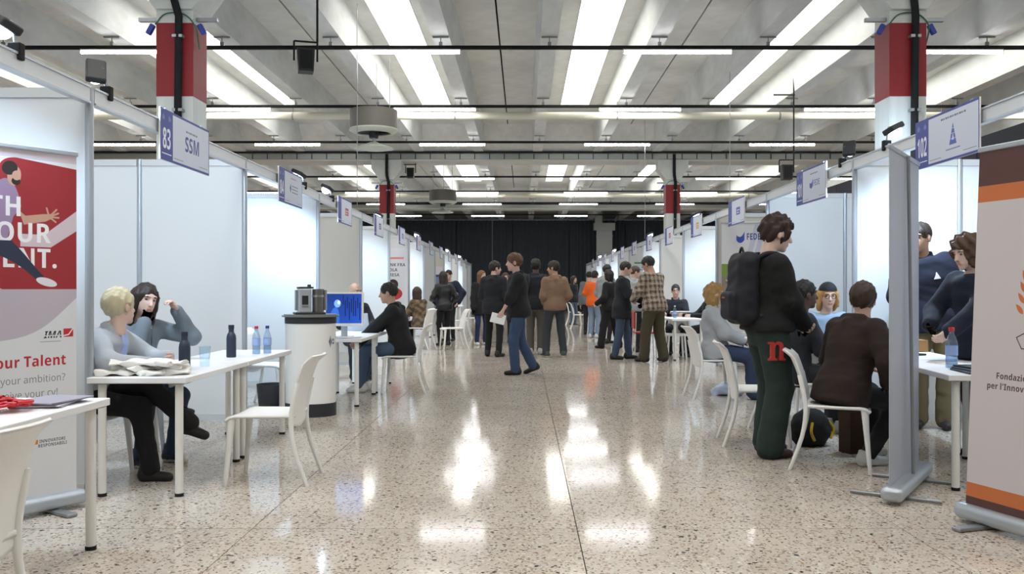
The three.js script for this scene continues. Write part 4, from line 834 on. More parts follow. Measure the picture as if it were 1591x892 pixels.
  // ---- hair
  const hs = o.hair ?? { style: 'short' };
  if (hs.style !== 'bald') {
    const v = hs.vol ?? 1, cap = ellip(0, 0.036, -0.018, 0.084 * v, 0.1 * v, 0.106 * v), face = ellip(0, -0.065, 0.118, 0.074, hs.fringe ? 0.105 : 0.128, 0.085), strands = [];
    if (hs.style === 'long') { const L = hs.len ?? 0.3; for (const [x, z, r] of [[0.055, -0.045, 0.05], [-0.055, -0.045, 0.05], [0, -0.08, 0.062], [0.07, 0.01, 0.03], [-0.07, 0.01, 0.03]]) strands.push(capsule(V(x, 0.02, z), V(x * 1.25, -L * (r > 0.04 ? 1 : 0.8), z * 1.1 - 0.01), r, r * 0.6)); }
    const amp = hs.style === 'curly' ? 0.017 : hs.style === 'afro' ? 0.009 : 0.006, fr = hs.style === 'curly' ? 62 : hs.style === 'afro' ? 120 : 95, bottom = hs.bottom ?? (hs.style === 'curly' ? -0.14 : -0.075);
    const hf = (x, y, z) => {
      let d = cap(x, y, z); if (hs.style === 'curly' && bottom < -0.1) d = smin(d, ellip(0, -0.05, -0.04, 0.098, 0.1, 0.078)(x, y, z), 0.04);
      if (hs.style !== 'long') { d = Math.max(d, bottom - y + (z > 0 ? z * 1.3 : 0)); if (hs.style !== 'curly') d = Math.max(d, -ellip(Math.sign(x) * 0.085, -0.012, 0.0, 0.03, 0.036, 0.026)(x, y, z)); }
      for (const f of strands) d = smin(d, f(x, y, z), 0.03);
      d += amp * (Math.sin(x * fr + y * 30) * Math.sin(z * fr - y * 24 + 1) + 0.5 * Math.sin((x + z) * fr * 1.7 + y * 60));
      return -smin(-d, face(x, y, z), 0.015);
    };
    const g = surfaceNets(hf, [-0.15, hs.style === 'long' ? -(hs.len ?? 0.3) - 0.1 : -0.2, -0.19], [0.15, 0.2, 0.15], cell(hs.style === 'long' ? 0.011 : 0.008)); g.applyMatrix4(HM);
    mesh('hair', g, hairMat(hs.color), t);
  }
  if (o.cap) { const g = mergeGeometries([new THREE.SphereGeometry(0.098, 24, 12, 0, 6.2832, 0, 1.45).scale(0.9, 1.02, 1.1).translate(0, 0.045, -0.012), ...(o.cap.brim ? [new THREE.CylinderGeometry(0.075, 0.075, 0.008, 20).scale(1, 1, 0.9).translate(0, 0.062, 0.115)] : [])]); g.applyMatrix4(HM); mesh('hat', g, std(o.cap.color, 0.8), t); }
  if (o.glasses) { const gs = [1, -1].map(s => new THREE.TorusGeometry(0.021, 0.0028, 6, 20).translate(s * 0.032, 0.006, 0.104)).concat([1, -1].map(s => bar(V(s * 0.052, 0.008, 0.1), V(s * 0.08, 0.01, 0.0), 0.0025, 6)), [bar(V(-0.012, 0.01, 0.106), V(0.012, 0.01, 0.106), 0.0025, 6)]); const g = join(gs); g.applyMatrix4(HM); mesh('glasses', g, M.black, t); }
  // ---- top
  const c = o.top, lo_ = c.loose ?? 0.012, slv = c.sleeve ?? 1, l = o.legs, ll = l.loose ?? 0.008;
  {
    const fs = arms.map(a => { const up = capsule(a.s, a.e, (0.058 * w + lo_) * S, (0.046 * w + lo_) * S); if (slv <= 0.5) { const e2 = a.s.clone().lerp(a.e, slv * 2); return [capsule(a.s, e2, (0.058 * w + lo_) * S, (0.055 * w + lo_) * S)]; } const e2 = a.e.clone().lerp(a.w, (slv - 0.5) * 2); return [up, capsule(a.e, e2, (0.046 * w + lo_) * S, (0.034 + lo_) * S)]; }).flat();
    const tf = torso(lo_ + 0.004, c.hem ?? -0.1, 0.505, 0.014 + ll * 0.6), hood = c.hood ? [capsule(tp(0.075, 0.52, -0.055), tp(-0.075, 0.52, -0.055), 0.045 * S, 0.045 * S), capsule(tp(0.09, 0.53, 0.0), tp(0.07, 0.5, 0.07), 0.03 * S, 0.02 * S), capsule(tp(-0.09, 0.53, 0.0), tp(-0.07, 0.5, 0.07), 0.03 * S, 0.02 * S), capsule(tp(0, 0.47, -0.1), tp(0, 0.4, -0.115), 0.05 * S, 0.025 * S)] : [], collar = c.collar ? [capsule(tp(0.05, 0.53, -0.05), tp(-0.05, 0.53, -0.05), 0.03 * S, 0.03 * S), capsule(tp(0.06, 0.54, -0.02), tp(0.045, 0.5, 0.06), 0.025 * S, 0.018 * S), capsule(tp(-0.06, 0.54, -0.02), tp(-0.045, 0.5, 0.06), 0.025 * S, 0.018 * S)] : [];
    const f = (x, y, z) => { let d = tf(x, y, z); for (const g of fs) d = smin(d, g(x, y, z), 0.045); for (const g of hood) d = smin(d, g(x, y, z), 0.02); for (const g of collar) d = smin(d, g(x, y, z), 0.012); return d + 0.003 * wr(x * 0.6, y * 0.7, z * 0.6) + 0.0016 * wr(x, y * 1.4, z); };
    const [lo, hi] = bounds([...chestPts, tp(0.15, (c.hem ?? -0.1) - 0.03, 0.1), tp(-0.15, (c.hem ?? -0.1) - 0.03, -0.1), ...arms.flatMap(a => [a.s, a.e, a.w])], 0.11);
    const g = surfaceNets(f, lo, hi, cell(0.0145));
    if (c.paint) { const e = TI; paint(g, (x, y, z) => c.paint((e[0] * x + e[4] * y + e[8] * z + e[12]) / S, (e[1] * x + e[5] * y + e[9] * z + e[13]) / S, (e[2] * x + e[6] * y + e[10] * z + e[14]) / S)); }
    mesh(c.name ?? 'jacket', g, fabric(c.color, c.rough ?? 0.9, !!c.paint), t);
    if (c.inner) mesh('shirt', (() => { const f2 = (x, y, z) => Math.max(torso(lo_ + 0.012, 0.2, 0.54)(x, y, z), -(TI[2] * x + TI[6] * y + TI[10] * z + TI[14]) / S + 0.02, Math.abs((TI[0] * x + TI[4] * y + TI[8] * z + TI[12]) / S) - 0.045); const b = bounds(chestPts, 0.09); return surfaceNets(f2, b[0], b[1], cell(0.012)); })(), fabric(c.inner), t);
  }
  // ---- trousers
  {
    const fs = legs.flatMap(g => { const e = g.k.clone().lerp(g.a, l.len ?? 1); return [capsule(g.h, g.k, (0.082 * (o.female ? 1.02 : 1) + ll) * S, (0.054 + ll) * S), capsule(g.k, e, (0.054 + ll) * S, (0.04 + ll * (l.flare ?? 1.4)) * S)]; });
    const tf = torso(-0.004, -0.12, 0.06);
    const f = (x, y, z) => { let d = tf(x, y, z); for (const g of fs) d = smin(d, g(x, y, z), 0.03); return d + 0.0026 * wr(x * 0.6 + 3, y * 0.6, z * 0.6) + 0.0014 * wr(x, y * 1.2, z); };
    const [lo, hi] = bounds([tp(0.15, 0.12, 0.1), tp(-0.15, 0.12, -0.1), ...legs.flatMap(g => [g.h, g.k, g.a])], 0.12);
    mesh('trousers', surfaceNets(f, lo, hi, cell(0.0145)), fabric(l.color), t);
  }
  // ---- shoes
  const so = o.shoe ?? { color: 0x1a1a1c };
  legs.forEach(g => {
    const up = so.high ?? 0.03, body = [capsule(V(0, 0.045, -0.045), V(0, 0.03, 0.13), 0.041, 0.033), capsule(V(0, 0.05, -0.04), V(0, 0.085 + up, -0.03), 0.04, 0.042)];
    const f = (x, y, z) => Math.max(smin(body[0](x * 0.95, y, z), body[1](x, y, z), 0.04), -y, y - 0.085 - up);
    const geo = surfaceNets(f, [-0.07, -0.02, -0.12], [0.07, 0.16 + up, 0.19], cell(0.0095));
    const sc = new THREE.Color(so.color), sl = new THREE.Color(so.sole ?? so.color);
    paint(geo, (x, y, z) => { const k = y < 0.024 ? sl : (so.laces && z > 0.0 && z < 0.1 && Math.abs(x) < 0.022 && Math.sin(z * 260) > 0.2) ? new THREE.Color(so.laces) : (so.toe && z > 0.115) ? new THREE.Color(so.toe) : sc; return [k.r, k.g, k.b]; });
    geo.applyMatrix4(new THREE.Matrix4().makeTranslation(g.a.x, g.a.y, g.a.z).multiply(new THREE.Matrix4().makeRotationFromEuler(new THREE.Euler(g.pitch, g.toe, 0, 'YXZ'))).multiply(new THREE.Matrix4().makeTranslation(0, -0.085, 0)).multiply(new THREE.Matrix4().makeScale(S, S, S * (o.female ? 0.95 : 1.02))));
    mesh('shoe', geo, fabric(0xffffff, 0.6, true), t);
  });
  if (o.emblem) { const e = mesh('emblem', new THREE.ExtrudeGeometry(new THREE.Shape([[0, 0.035], [0.03, -0.025], [-0.03, -0.025]].map(p => new THREE.Vector2(...p))), { depth: 0.012, bevelEnabled: false }), M.white, t, 'white triangle emblem'); const p = tp(o.emblem[0], o.emblem[1], o.emblem[2]); e.position.copy(p); e.rotation.setFromRotationMatrix(R); e.rotateY(o.emblem[3] ?? 0); }
  return { t, tp, arms, HM, R };
}
const plaid = (x, y, z) => { const a = Math.abs(((x + z * 0.7) * 11) % 1 + 1) % 1, b = ((y * 11) % 1 + 1) % 1; const s = (a < 0.3 ? 1 : 0) + (b < 0.3 ? 1 : 0), line = Math.abs(a - 0.62) < 0.05 || Math.abs(b - 0.62) < 0.05; return line ? [0.42, 0.36, 0.3] : [[0.30, 0.24, 0.19], [0.13, 0.095, 0.07], [0.05, 0.035, 0.028]][s]; };
const camo = (x, y, z) => { const n = Math.sin(x * 37 + Math.sin(y * 29) * 2) + Math.sin(y * 41 + Math.sin(z * 33 + x * 11) * 2); return n > 0.6 ? [0.06, 0.045, 0.03] : n > -0.5 ? [0.13, 0.085, 0.05] : [0.2, 0.14, 0.08]; };
const SIT = (f = 0.46, h = 0.54) => ({ hip: [0, h, 0], feet: [[0.11, 0, f, 0.1], [-0.11, 0, f, -0.1]] });
const Q = Math.PI / 2;
// red gothic letter printed on the young man's trousers is added with him below
// two women at the table of booth 83
person({ label: 'blonde short haired woman in a grey blazer seated with crossed legs at the table', at: [-2.93, 5.86], yaw: Q, H: 1.68, female: true, hip: [0, 0.54, 0], lean: 0.42, head: [1.15, -0.05, -0.1], hair: { style: 'short', color: 0xc4b898, vol: 1.1, bottom: -0.1 }, skin: 'fair', hands: [[0.1, 0.80, 0.52], [-0.16, 0.78, 0.5]], poles: [[1, -0.6, 0.1], [-1, -0.5, 0.2]], curl: [0.9, 0.9], palm: [[-1, 0, 0], [1, -0.2, 0]], feet: [[-0.02, 0.30, 0.72, -0.1, 0.25], [-0.05, 0, 0.47, 0]], knees: [[0.05, 0.8, 0.7], [0, 0.6, 1]], top: { color: 0xaeb2b8, hem: -0.16, loose: 0.018, collar: true, inner: 0xa9bce8, name: 'blazer' }, legs: { color: 0x17161a, loose: 0.016 }, shoe: { color: 0x18181a, high: 0.09 } });
person({ label: 'woman with long dark hair and a grey jacket resting her head on her hand', at: [-2.93, 6.55], yaw: Q - 0.55, H: 1.7, female: true, hip: [0, 0.54, 0], lean: 0.22, head: [-0.15, 0.1, -0.18], hair: { style: 'long', color: 0x2a1d18, len: 0.36 }, skin: 'fair', hands: [[0.2, 1.1, 0.28], [-0.06, 1.02, 0.26]], poles: [[0.9, -0.7, 0.5], [-0.6, -1, 0.2]], curl: [0.8, 0.7], palm: [[-1, 0, 0], [0.3, 0, -1]], feet: [[0.1, 0, 0.36, 0.1], [-0.16, 0, 0.36, -0.1]], top: { color: 0x6f7a84, loose: 0.016, hem: -0.14, inner: 0xb9bcc2 }, legs: { color: 0x33405a }, shoe: { color: 0x2a2730, sole: 0xdad6cc, toe: 0xdad6cc, laces: 0xd8d4cc, high: 0.06 } });
CH(-2.93, 5.88, Q, 'white plastic chair under the blonde woman in the grey blazer');
CH(-2.95, 6.58, Q - 0.5, 'white plastic chair under the woman with long dark hair');
// seated man at the monitor
person({ label: 'young man in a black hoodie and blue jeans seated facing the blue monitor', at: [-1.5, 10.85], yaw: -Q, H: 1.76, ...SIT(0.5), lean: 0.22, head: [0.05, 0.08, 0], hair: { style: 'short', color: 0x14110f, vol: 1.02 }, skin: 'tan', hands: [[0.12, 0.62, 0.52], [-0.1, 0.62, 0.52]], poles: [[1, -0.5, -0.4], [-1, -0.5, -0.4]], top: { color: 0x16171a, hood: true, loose: 0.022, name: 'hoodie' }, legs: { color: 0x4a5c74, loose: 0.014 }, shoe: { color: 0xd9d4d2, sole: 0xe6e4e0 } });
person({ label: 'bald man seated behind the silver laptop', at: [-2.45, 12.6], yaw: 0.5, q: 1.2, ...SIT(0.4), lean: 0.1, head: [0.4, 0.05, 0], hair: { style: 'bald', color: 0x555555 }, skin: 'tan', hands: [[0.15, 0.75, 0.42], [-0.15, 0.75, 0.42]], top: { color: 0x23262c, collar: true }, legs: { color: 0x20232b } });
CH(-2.45, 12.6, 0.5, 'white plastic chair under the bald man behind the laptop');
// further along the same side
person({ label: 'woman with long brown hair in a brown patterned jacket seated with her back turned', at: [-2.18, 18.5], yaw: -Q - 0.75, q: 1.35, H: 1.66, female: true, ...SIT(0.42), lean: 0.15, hair: { style: 'long', color: 0x3a281c, len: 0.32 }, hands: [[0.12, 0.72, 0.4], [-0.12, 0.72, 0.4]], top: { color: 0x3a2b1e, paint: camo, loose: 0.024 }, legs: { color: 0x17171a } });
person({ label: 'blonde woman in a white top seated across from the brown patterned jacket', at: [-3.2, 18.7], yaw: Q - 0.3, q: 1.4, H: 1.66, female: true, ...SIT(0.4), lean: 0.12, head: [0.2, 0.05, 0], hair: { style: 'long', color: 0xb0895c, len: 0.24 }, skin: 'fair', hands: [[0.15, 0.76, 0.42], [-0.12, 0.76, 0.42]], top: { color: 0xdfe0e4, name: 'shirt' }, legs: { color: 0x2a3450 } });
CH(-3.2, 18.7, Q - 0.3, 'white plastic chair under the blonde woman in white');
person({ label: 'standing woman with long dark hair in a black leather jacket', at: [px(690, 19.6), 19.6], yaw: Math.PI + 0.5, q: 1.35, H: 1.66, female: true, head: [0.3, 0.1, 0], hair: { style: 'long', color: 0x2b1f1a, len: 0.3 }, hands: [[0.2, 1.02, 0.25], [-0.24, 0.95, 0.15]], top: { color: 0x1b1c1f, rough: 0.45, loose: 0.02 }, legs: { color: 0x15161b } });
person({ label: 'person in a dark navy coat standing behind the leather jacket woman', at: [px(698, 21.3), 21.3], yaw: -0.3, q: 1.45, H: 1.72, hair: { style: 'short', color: 0x1a1512 }, hands: [[0.3, 0.95, 0.16], [-0.3, 0.95, 0.16]], poles: [[1, -0.2, -0.4], [-1, -0.2, -0.4]], top: { color: 0x1a2038, loose: 0.04 }, legs: { color: 0x1b1d26 } });
// group in the middle of the aisle
person({ label: 'young man in a black hooded jacket and black trousers seen from behind', at: [px(767, 16.4), 16.4], yaw: Math.PI - 0.35, q: 1.25, H: 1.78, head: [-0.8, 0.02, 0], hair: { style: 'short', color: 0x1c1512, vol: 1.08 }, hands: [[0.16, 1.0, 0.22], [-0.22, 0.98, 0.18]], feet: [[0.13, 0, 0.02, 0.3], [-0.12, 0, -0.05, -0.3]], top: { color: 0x181a20, hood: true, loose: 0.034, hem: -0.14 }, legs: { color: 0x16161a, loose: 0.012 }, shoe: { color: 0x17171a } });
person({ label: 'woman with long light brown hair in a dark coat and blue trousers', at: [px(747, 19.8), 19.8], yaw: 0.5, q: 1.4, H: 1.68, female: true, head: [0.3, 0, 0], hair: { style: 'long', color: 0x6b4a2c, len: 0.28 }, hands: [[0.2, 0.85, 0.2], [-0.24, 0.82, 0.1]], top: { color: 0x15161b, loose: 0.028, hem: -0.22 }, legs: { color: 0x24305a }, shoe: { color: 0xdcdcdc } });
person({ label: 'woman with brown hair whose face shows between two young men', at: [px(785, 20.4), 20.4], yaw: 0.15, q: 1.45, H: 1.64, female: true, hair: { style: 'long', color: 0x3c281c, len: 0.22 }, top: { color: 0x202228, loose: 0.02 }, legs: { color: 0x22252e } });
const walker = person({ label: 'young man in a black sweatshirt and jeans walking with a sheet of paper', at: [px(806, 13.0), 13.0], yaw: -Q + 0.1, q: 1.05, H: 1.79, lean: 0.06, head: [0.1, 0.03, 0], hair: { style: 'short', color: 0x5a3c25, vol: 1.12, fringe: true }, hands: [[0.2, 0.84, 0.3], [-0.24, 0.88, 0.05]], poles: [[0.5, -0.2, -1], [-0.6, -0.2, -1]], palm: [[-1, 0, 0], [1, 0, 0]], curl: [0.55, 0.4], feet: [[0.09, 0, 0.06, 0.1], [-0.09, 0.035, -0.22, -0.1, 0.35]], top: { color: 0x17181b, hood: true, loose: 0.028, sleeve: 0.66, name: 'sweatshirt' }, legs: { color: 0x374a68, loose: 0.022 }, shoe: { color: 0x141416 } });
{
  const p = walker.arms[0].w.clone().applyMatrix4(new THREE.Matrix4().makeRotationY(-Q + 0.1)).add(V(px(806, 13), 0, -13));
  single('paper_sheet', 'white sheet of paper held low in a walking hand', 'paper', box(0.21, 0.003, 0.15).rotateX(1.2).rotateZ(-0.25), M.paper, [p.x - 0.06, p.y - 0.09, p.z + 0.02]);
}
person({ label: 'tall dark haired young man wearing a dark backpack beside the tan hoodie', at: [px(832, 17.0), 17.0], yaw: Math.PI - 0.1, q: 1.3, H: 1.84, hair: { style: 'afro', color: 0x0f0d0c, vol: 1.1 }, skin: 'dark', hands: [[0.24, 0.9, 0.12], [-0.24, 0.9, 0.12]], top: { color: 0x1b1e26, collar: true, loose: 0.03 }, legs: { color: 0x5a5650, loose: 0.02 }, shoe: { color: 0xb9b6ae } });
person({ label: 'young man in a tan hoodie and dark jeans seen from behind', at: [px(862, 16.3), 16.3], yaw: Math.PI + 0.25, q: 1.2, H: 1.78, head: [1.0, 0.02, 0], hair: { style: 'afro', color: 0x1f1712, vol: 1.08 }, skin: 'tan', hands: [[0.15, 1.0, 0.2], [-0.2, 1.0, 0.18]], feet: [[0.17, 0, 0, 0.3], [-0.17, 0, 0, -0.3]], top: { color: 0x7d6450, hood: true, loose: 0.022, hem: -0.08, name: 'hoodie' }, legs: { color: 0x34383e, loose: 0.02 }, shoe: { color: 0x3a4a3c, sole: 0xd8d8c8 } });
person({ label: 'woman in a dark jacket and light jeans alone before the black curtain', at: [px(890, 30), 30], yaw: 0.9, q: 1.7, H: 1.7, female: true, hair: { style: 'long', color: 0x2a1c18, len: 0.22 }, top: { color: 0x23262d, loose: 0.03 }, legs: { color: 0x55687d }, shoe: { color: 0x202020, sole: 0xcccccc } });
person({ label: 'person in an orange shirt and pale blue jeans seen from behind', at: [px(923, 22.6), 22.6], yaw: Math.PI - 0.6, q: 1.4, H: 1.72, hair: { style: 'short', color: 0x1d1613, vol: 1.1 }, hands: [[0.22, 0.98, 0.2], [-0.24, 0.86, 0.05]], top: { color: 0xe0601a, sleeve: 0.42, loose: 0.03, name: 'shirt' }, legs: { color: 0x7c8ea3, loose: 0.022 }, shoe: { color: 0xcfd0d0 } });
person({ label: 'person in a grey jacket partly hidden behind the orange shirt', at: [px(915, 24.2), 24.2], yaw: Math.PI - 0.3, q: 1.6, H: 1.74, hair: { style: 'short', color: 0x18120f }, top: { color: 0x6b6f74, loose: 0.03 }, legs: { color: 0x22242c } });
person({ label: 'person in a pale grey hoodie and dark knit hat', at: [px(941, 20.2), 20.2], yaw: Math.PI - 0.9, q: 1.4, H: 1.82, hair: { style: 'short', color: 0x121212 }, cap: { color: 0x3a3c42 }, hands: [[0.24, 0.98, 0.2], [-0.24, 0.9, 0.1]], top: { color: 0x8f9296, hood: true, loose: 0.034 }, legs: { color: 0x1b1c20 } });
person({ label: 'dark haired person all in black with legs apart', at: [px(948, 18.7), 18.7], yaw: Math.PI + 0.9, q: 1.35, H: 1.68, female: true, hair: { style: 'long', color: 0x191412, len: 0.12 }, hands: [[0.2, 0.95, 0.2], [-0.2, 0.95, 0.2]], feet: [[0.2, 0, 0.1, 0.1], [-0.16, 0, -0.12, -0.1]], top: { color: 0x141518, loose: 0.024 }, legs: { color: 0x141518, loose: 0.03 }, shoe: { color: 0x121214 } });
person({ label: 'man in a dark blazer and blue jeans talking to the man in the plaid shirt', at: [px(966, 15.8), 15.8], yaw: Q - 0.15, q: 1.15, H: 1.76, lean: 0.05, head: [0.1, 0.15, 0], hair: { style: 'short', color: 0x241a15 }, hands: [[0.05, 1.05, 0.36], [-0.1, 1.05, 0.36]], poles: [[0.8, -0.5, -0.6], [-0.8, -0.5, -0.6]], feet: [[0.1, 0, 0.12, 0.1], [-0.1, 0, -0.12, -0.2]], top: { color: 0x1d2026, collar: true, loose: 0.026, hem: -0.2, inner: 0xc9ccd2, name: 'blazer' }, legs: { color: 0x3d4c62, loose: 0.018 }, shoe: { color: 0x1b1714 } });
person({ label: 'person in a pale grey hoodie and brown cap behind the dark blazer', at: [px(984, 17.6), 17.6], yaw: 2.4, q: 1.35, H: 1.72, hair: { style: 'short', color: 0x4a3423 }, cap: { color: 0x4e463c, brim: true }, head: [-0.7, 0.05, 0], hands: [[0.1, 1.0, 0.28], [-0.1, 1.0, 0.28]], top: { color: 0x9a9da2, hood: true, loose: 0.03 }, legs: { color: 0x17181b } });
person({ label: 'man in a brown plaid shirt and olive trousers leaning towards the blazer', at: [px(1017, 15.2), 15.2], yaw: Math.PI + 0.75, q: 1.15, H: 1.85, lean: 0.16, side: 0.04, head: [0.3, 0.25, 0], hair: { style: 'short', color: 0x1c1a1b, vol: 1.05 }, skin: 'tan', hands: [[0.12, 1.08, 0.36], [-0.18, 1.02, 0.34]], poles: [[1, -0.5, -0.5], [-1, -0.5, -0.5]], feet: [[0.16, 0, 0.1, 0.3], [-0.15, 0, -0.08, -0.3]], top: { color: 0x5a4a3c, paint: plaid, loose: 0.034, hem: -0.1, name: 'shirt' }, legs: { color: 0x47402e, loose: 0.034 }, shoe: { color: 0x211a14 } });
// table further along the other side
person({ label: 'dark haired man with glasses in a dark polo shirt seated at a white table', at: [2.95, 17.15], yaw: -0.15, q: 1.3, H: 1.74, ...SIT(0.4), glasses: true, hair: { style: 'short', color: 0x17120f }, hands: [[0.12, 0.76, 0.42], [-0.15, 0.76, 0.42]], top: { color: 0x1c1d24, sleeve: 0.4, collar: true, name: 'polo_shirt' }, legs: { color: 0x20222a } });
person({ label: 'dark haired woman in black seated in profile at a white table', at: [3.48, 16.5], yaw: -Q + 0.2, q: 1.3, H: 1.66, female: true, ...SIT(0.4), hair: { style: 'long', color: 0x1c1411, len: 0.2 }, skin: 'fair', hands: [[0.12, 0.76, 0.4], [-0.15, 0.76, 0.4]], top: { color: 0x131417, loose: 0.016 }, legs: { color: 0x1a1b20 } });
person({ label: 'woman with curly blonde hair in a light grey sweater seated in profile', at: [2.22, 10.25], yaw: Q - 0.25, H: 1.68, female: true, ...SIT(0.44), lean: -0.05, head: [0.2, 0.0, 0], hair: { style: 'curly', color: 0xa5824f, vol: 1.1 }, skin: 'fair', hands: [[0.06, 0.68, 0.3], [-0.05, 0.67, 0.3]], poles: [[1, -0.4, -0.4], [-1, -0.4, -0.4]], top: { color: 0xa9adb2, loose: 0.03, hem: -0.08, collar: true, name: 'sweater' }, legs: { color: 0x2b3852, loose: 0.026, flare: 2 }, shoe: { color: 0xd6d2cf } });
// visitors and staff of booth 102
const packer = person({ label: 'tall young man with wavy brown hair and a navy backpack standing in profile', at: [1.84, 6.68], yaw: Q + 0.15, H: 1.83, lean: 0.04, head: [-0.1, 0.22, 0], hair: { style: 'curly', color: 0x2f1f16, vol: 1.12, bottom: -0.1 }, skin: 'fair', hands: [[0.02, 1.02, 0.26], [-0.06, 1.0, 0.27]], poles: [[1, -0.5, -0.5], [-1, -0.5, -0.5]], curl: [0.7, 0.7], feet: [[0.12, 0, 0.05, 0.1], [-0.1, 0, -0.02, -0.1]], top: { color: 0x121315, loose: 0.026, hem: -0.02, name: 'sweater' }, legs: { color: 0x24332f, loose: 0.04, flare: 1.5, len: 1.0 }, shoe: { color: 0x3a1d1e, sole: 0x2a1718 } });
{ // backpack on his back (behind = -z in his frame), gothic letter on his trousers
  const b = thing('backpack', 'navy blue backpack worn by the tall young man', 'backpack', [1.84, 0, -6.68], Q + 0.15);
  const navy = fabric(0x12141f, 0.75);
  const rb = (cx, cy, cz, hx, hy, hz, r) => (x, y, z) => { const a = Math.max(Math.abs(x - cx) - hx + r, 0), b = Math.max(Math.abs(y - cy) - hy + r, 0), c = Math.max(Math.abs(z - cz) - hz + r, 0); return Math.hypot(a, b, c) - r; };
  const bagF = rb(0, 1.27, -0.19, 0.155, 0.27, 0.085, 0.07), lowF = rb(0, 1.15, -0.205, 0.15, 0.14, 0.09, 0.07);
  mesh('main_bag', surfaceNets((x, y, z) => smin(bagF(x, y, z - 0.12 * Math.max(0, y - 1.4)), lowF(x, y, z), 0.03) + 0.003 * wr(x, y, z), [-0.22, 0.92, -0.42], [0.22, 1.62, -0.05], 0.012), navy, b);
  const pocketF = rb(0, 1.14, -0.29, 0.115, 0.11, 0.045, 0.04);
  mesh('front_pocket', surfaceNets((x, y, z) => pocketF(x, y, z) + 0.002 * wr(x, y, z), [-0.17, 0.99, -0.38], [0.17, 1.29, -0.2], 0.01), navy, b);
  for (const s of [-1, 1]) mesh('strap', tube([[s * 0.09, 1.47, -0.14], [s * 0.11, 1.525, -0.06], [s * 0.12, 1.52, 0.04], [s * 0.13, 1.42, 0.13], [s * 0.15, 1.26, 0.13], [s * 0.175, 1.12, 0.02], [s * 0.15, 1.06, -0.12]], 0.02, 30, 6), navy, b);
  mesh('zip_tag', rbox(0.05, 0.012, 0.006, 0.002, 0.02, 1.2, -0.337), std(0xa8693a, 0.6), b, 'orange brown tag');
  mesh('handle', tube([[-0.04, 1.53, -0.2], [0, 1.575, -0.2], [0.04, 1.53, -0.2]], 0.01, 12, 6), navy, b);
}
dup(scene.getObjectByName('backpack'), [px(832, 17.0), 0, -17.0], Math.PI - 0.1, 'dark backpack worn by the young man between the black sweatshirt and the tan hoodie');
{
  const font = await new FontLoader().loadAsync('fonts/droid/droid_serif_bold.typeface.json');
  const g = new TextGeometry('n', { font, size: 0.15, depth: 0.05, curveSegments: 4 }); g.center();
  const m = mesh('letter_print', g, std(0xb3342c, 0.7), packer.t, 'red gothic letter on the thigh'); m.position.set(-0.215, 0.81, -0.02); m.rotation.set(0, -Q, 0); m.scale.set(1, 1.2, 0.5);
}
person({ label: 'seated young man with dark skin in a dark top looking across the table', at: [2.36, 7.75], yaw: Q + 0.1, H: 1.74, ...SIT(0.42), lean: 0.15, head: [0.05, -0.02, 0], hair: { style: 'short', color: 0x0d0b0a, vol: 1.02, bottom: -0.05 }, skin: 'dark', hands: [[0.1, 0.76, 0.42], [-0.1, 0.76, 0.42]], top: { color: 0x24262d, loose: 0.02 }, legs: { color: 0x2c3034 }, shoe: { color: 0x8a8a8a } });
CH(2.32, 7.78, Q + 0.1, 'white plastic chair under the seated young man in the dark top');
person({ label: 'fair haired person in a dark beanie seated behind the boy in brown', at: [2.86, 8.35], yaw: 0.1, q: 1.1, H: 1.68, ...SIT(0.32), hair: { style: 'long', color: 0xc0945c, len: 0.12 }, cap: { color: 0x1a1b1e }, glasses: true, skin: 'fair', head: [-0.2, 0.05, 0], hands: [[0.12, 0.78, 0.34], [-0.12, 0.78, 0.34]], top: { color: 0x8aa0b8, loose: 0.02 }, legs: { color: 0x303848 } });
CH(2.86, 8.4, 0.1, 'white plastic chair under the fair haired person in the beanie');
person({ label: 'boy in a dark brown hoodie seated with his back turned on a white chair', at: [2.24, 6.26], yaw: Q + 0.45, H: 1.74, hip: [0, 0.54, 0.02], lean: 0.34, head: [0.75, 0.05, 0], hair: { style: 'short', color: 0x3a2a1e, vol: 1.1, bottom: -0.1 }, skin: 'light', hands: [[0.14, 0.72, 0.42], [-0.22, 0.62, 0.25]], poles: [[1, -0.4, -0.6], [-1, -0.6, -0.5]], feet: [[0.16, 0, 0.5, 0.2], [-0.06, 0, 0.22, -0.2]], top: { color: 0x2a1c18, hood: true, loose: 0.036, hem: -0.1, name: 'hoodie' }, legs: { color: 0x16171b, loose: 0.012 }, shoe: { color: 0xc6c4c0, sole: 0xd8d6d0 } });
person({ label: 'man in a navy polo shirt with a white triangle emblem and khaki trousers', at: [3.70, 8.0], yaw: -0.35, side: 0.14, emblem: [0.075, 0.35, 0.138, 0.35], H: 1.88, head: [-0.5, 0.1, 0], hair: { style: 'short', color: 0x2a1d16 }, skin: 'tan', hands: [[0.24, 0.95, 0.14], [-0.22, 1.0, 0.2]], top: { color: 0x161b2e, sleeve: 0.45, collar: true, loose: 0.03, name: 'polo_shirt' }, legs: { color: 0x7d7257, loose: 0.02 }, shoe: { color: 0x2a2522 } });
person({ label: 'woman with curly brown hair in a navy sweater with a white triangle emblem', at: [3.42, 6.62], yaw: -Q + 0.45, emblem: [0.08, 0.33, 0.138, 0.4], H: 1.68, female: true, lean: 0.16, head: [-0.1, 0.25, 0], hair: { style: 'curly', color: 0x4e3521, vol: 1.16 }, skin: 'fair', hands: [[0.06, 0.96, 0.4], [-0.14, 1.0, 0.36]], poles: [[1, -0.5, -0.4], [-1, -0.5, -0.4]], curl: [0.5, 0.6], feet: [[0.1, 0, 0.06, 0.1], [-0.1, 0, -0.1, -0.1]], top: { color: 0x151a2c, loose: 0.028, hem: -0.12, name: 'sweater' }, legs: { color: 0x28384f, loose: 0.014 }, shoe: { color: 0x1a1a1c } });
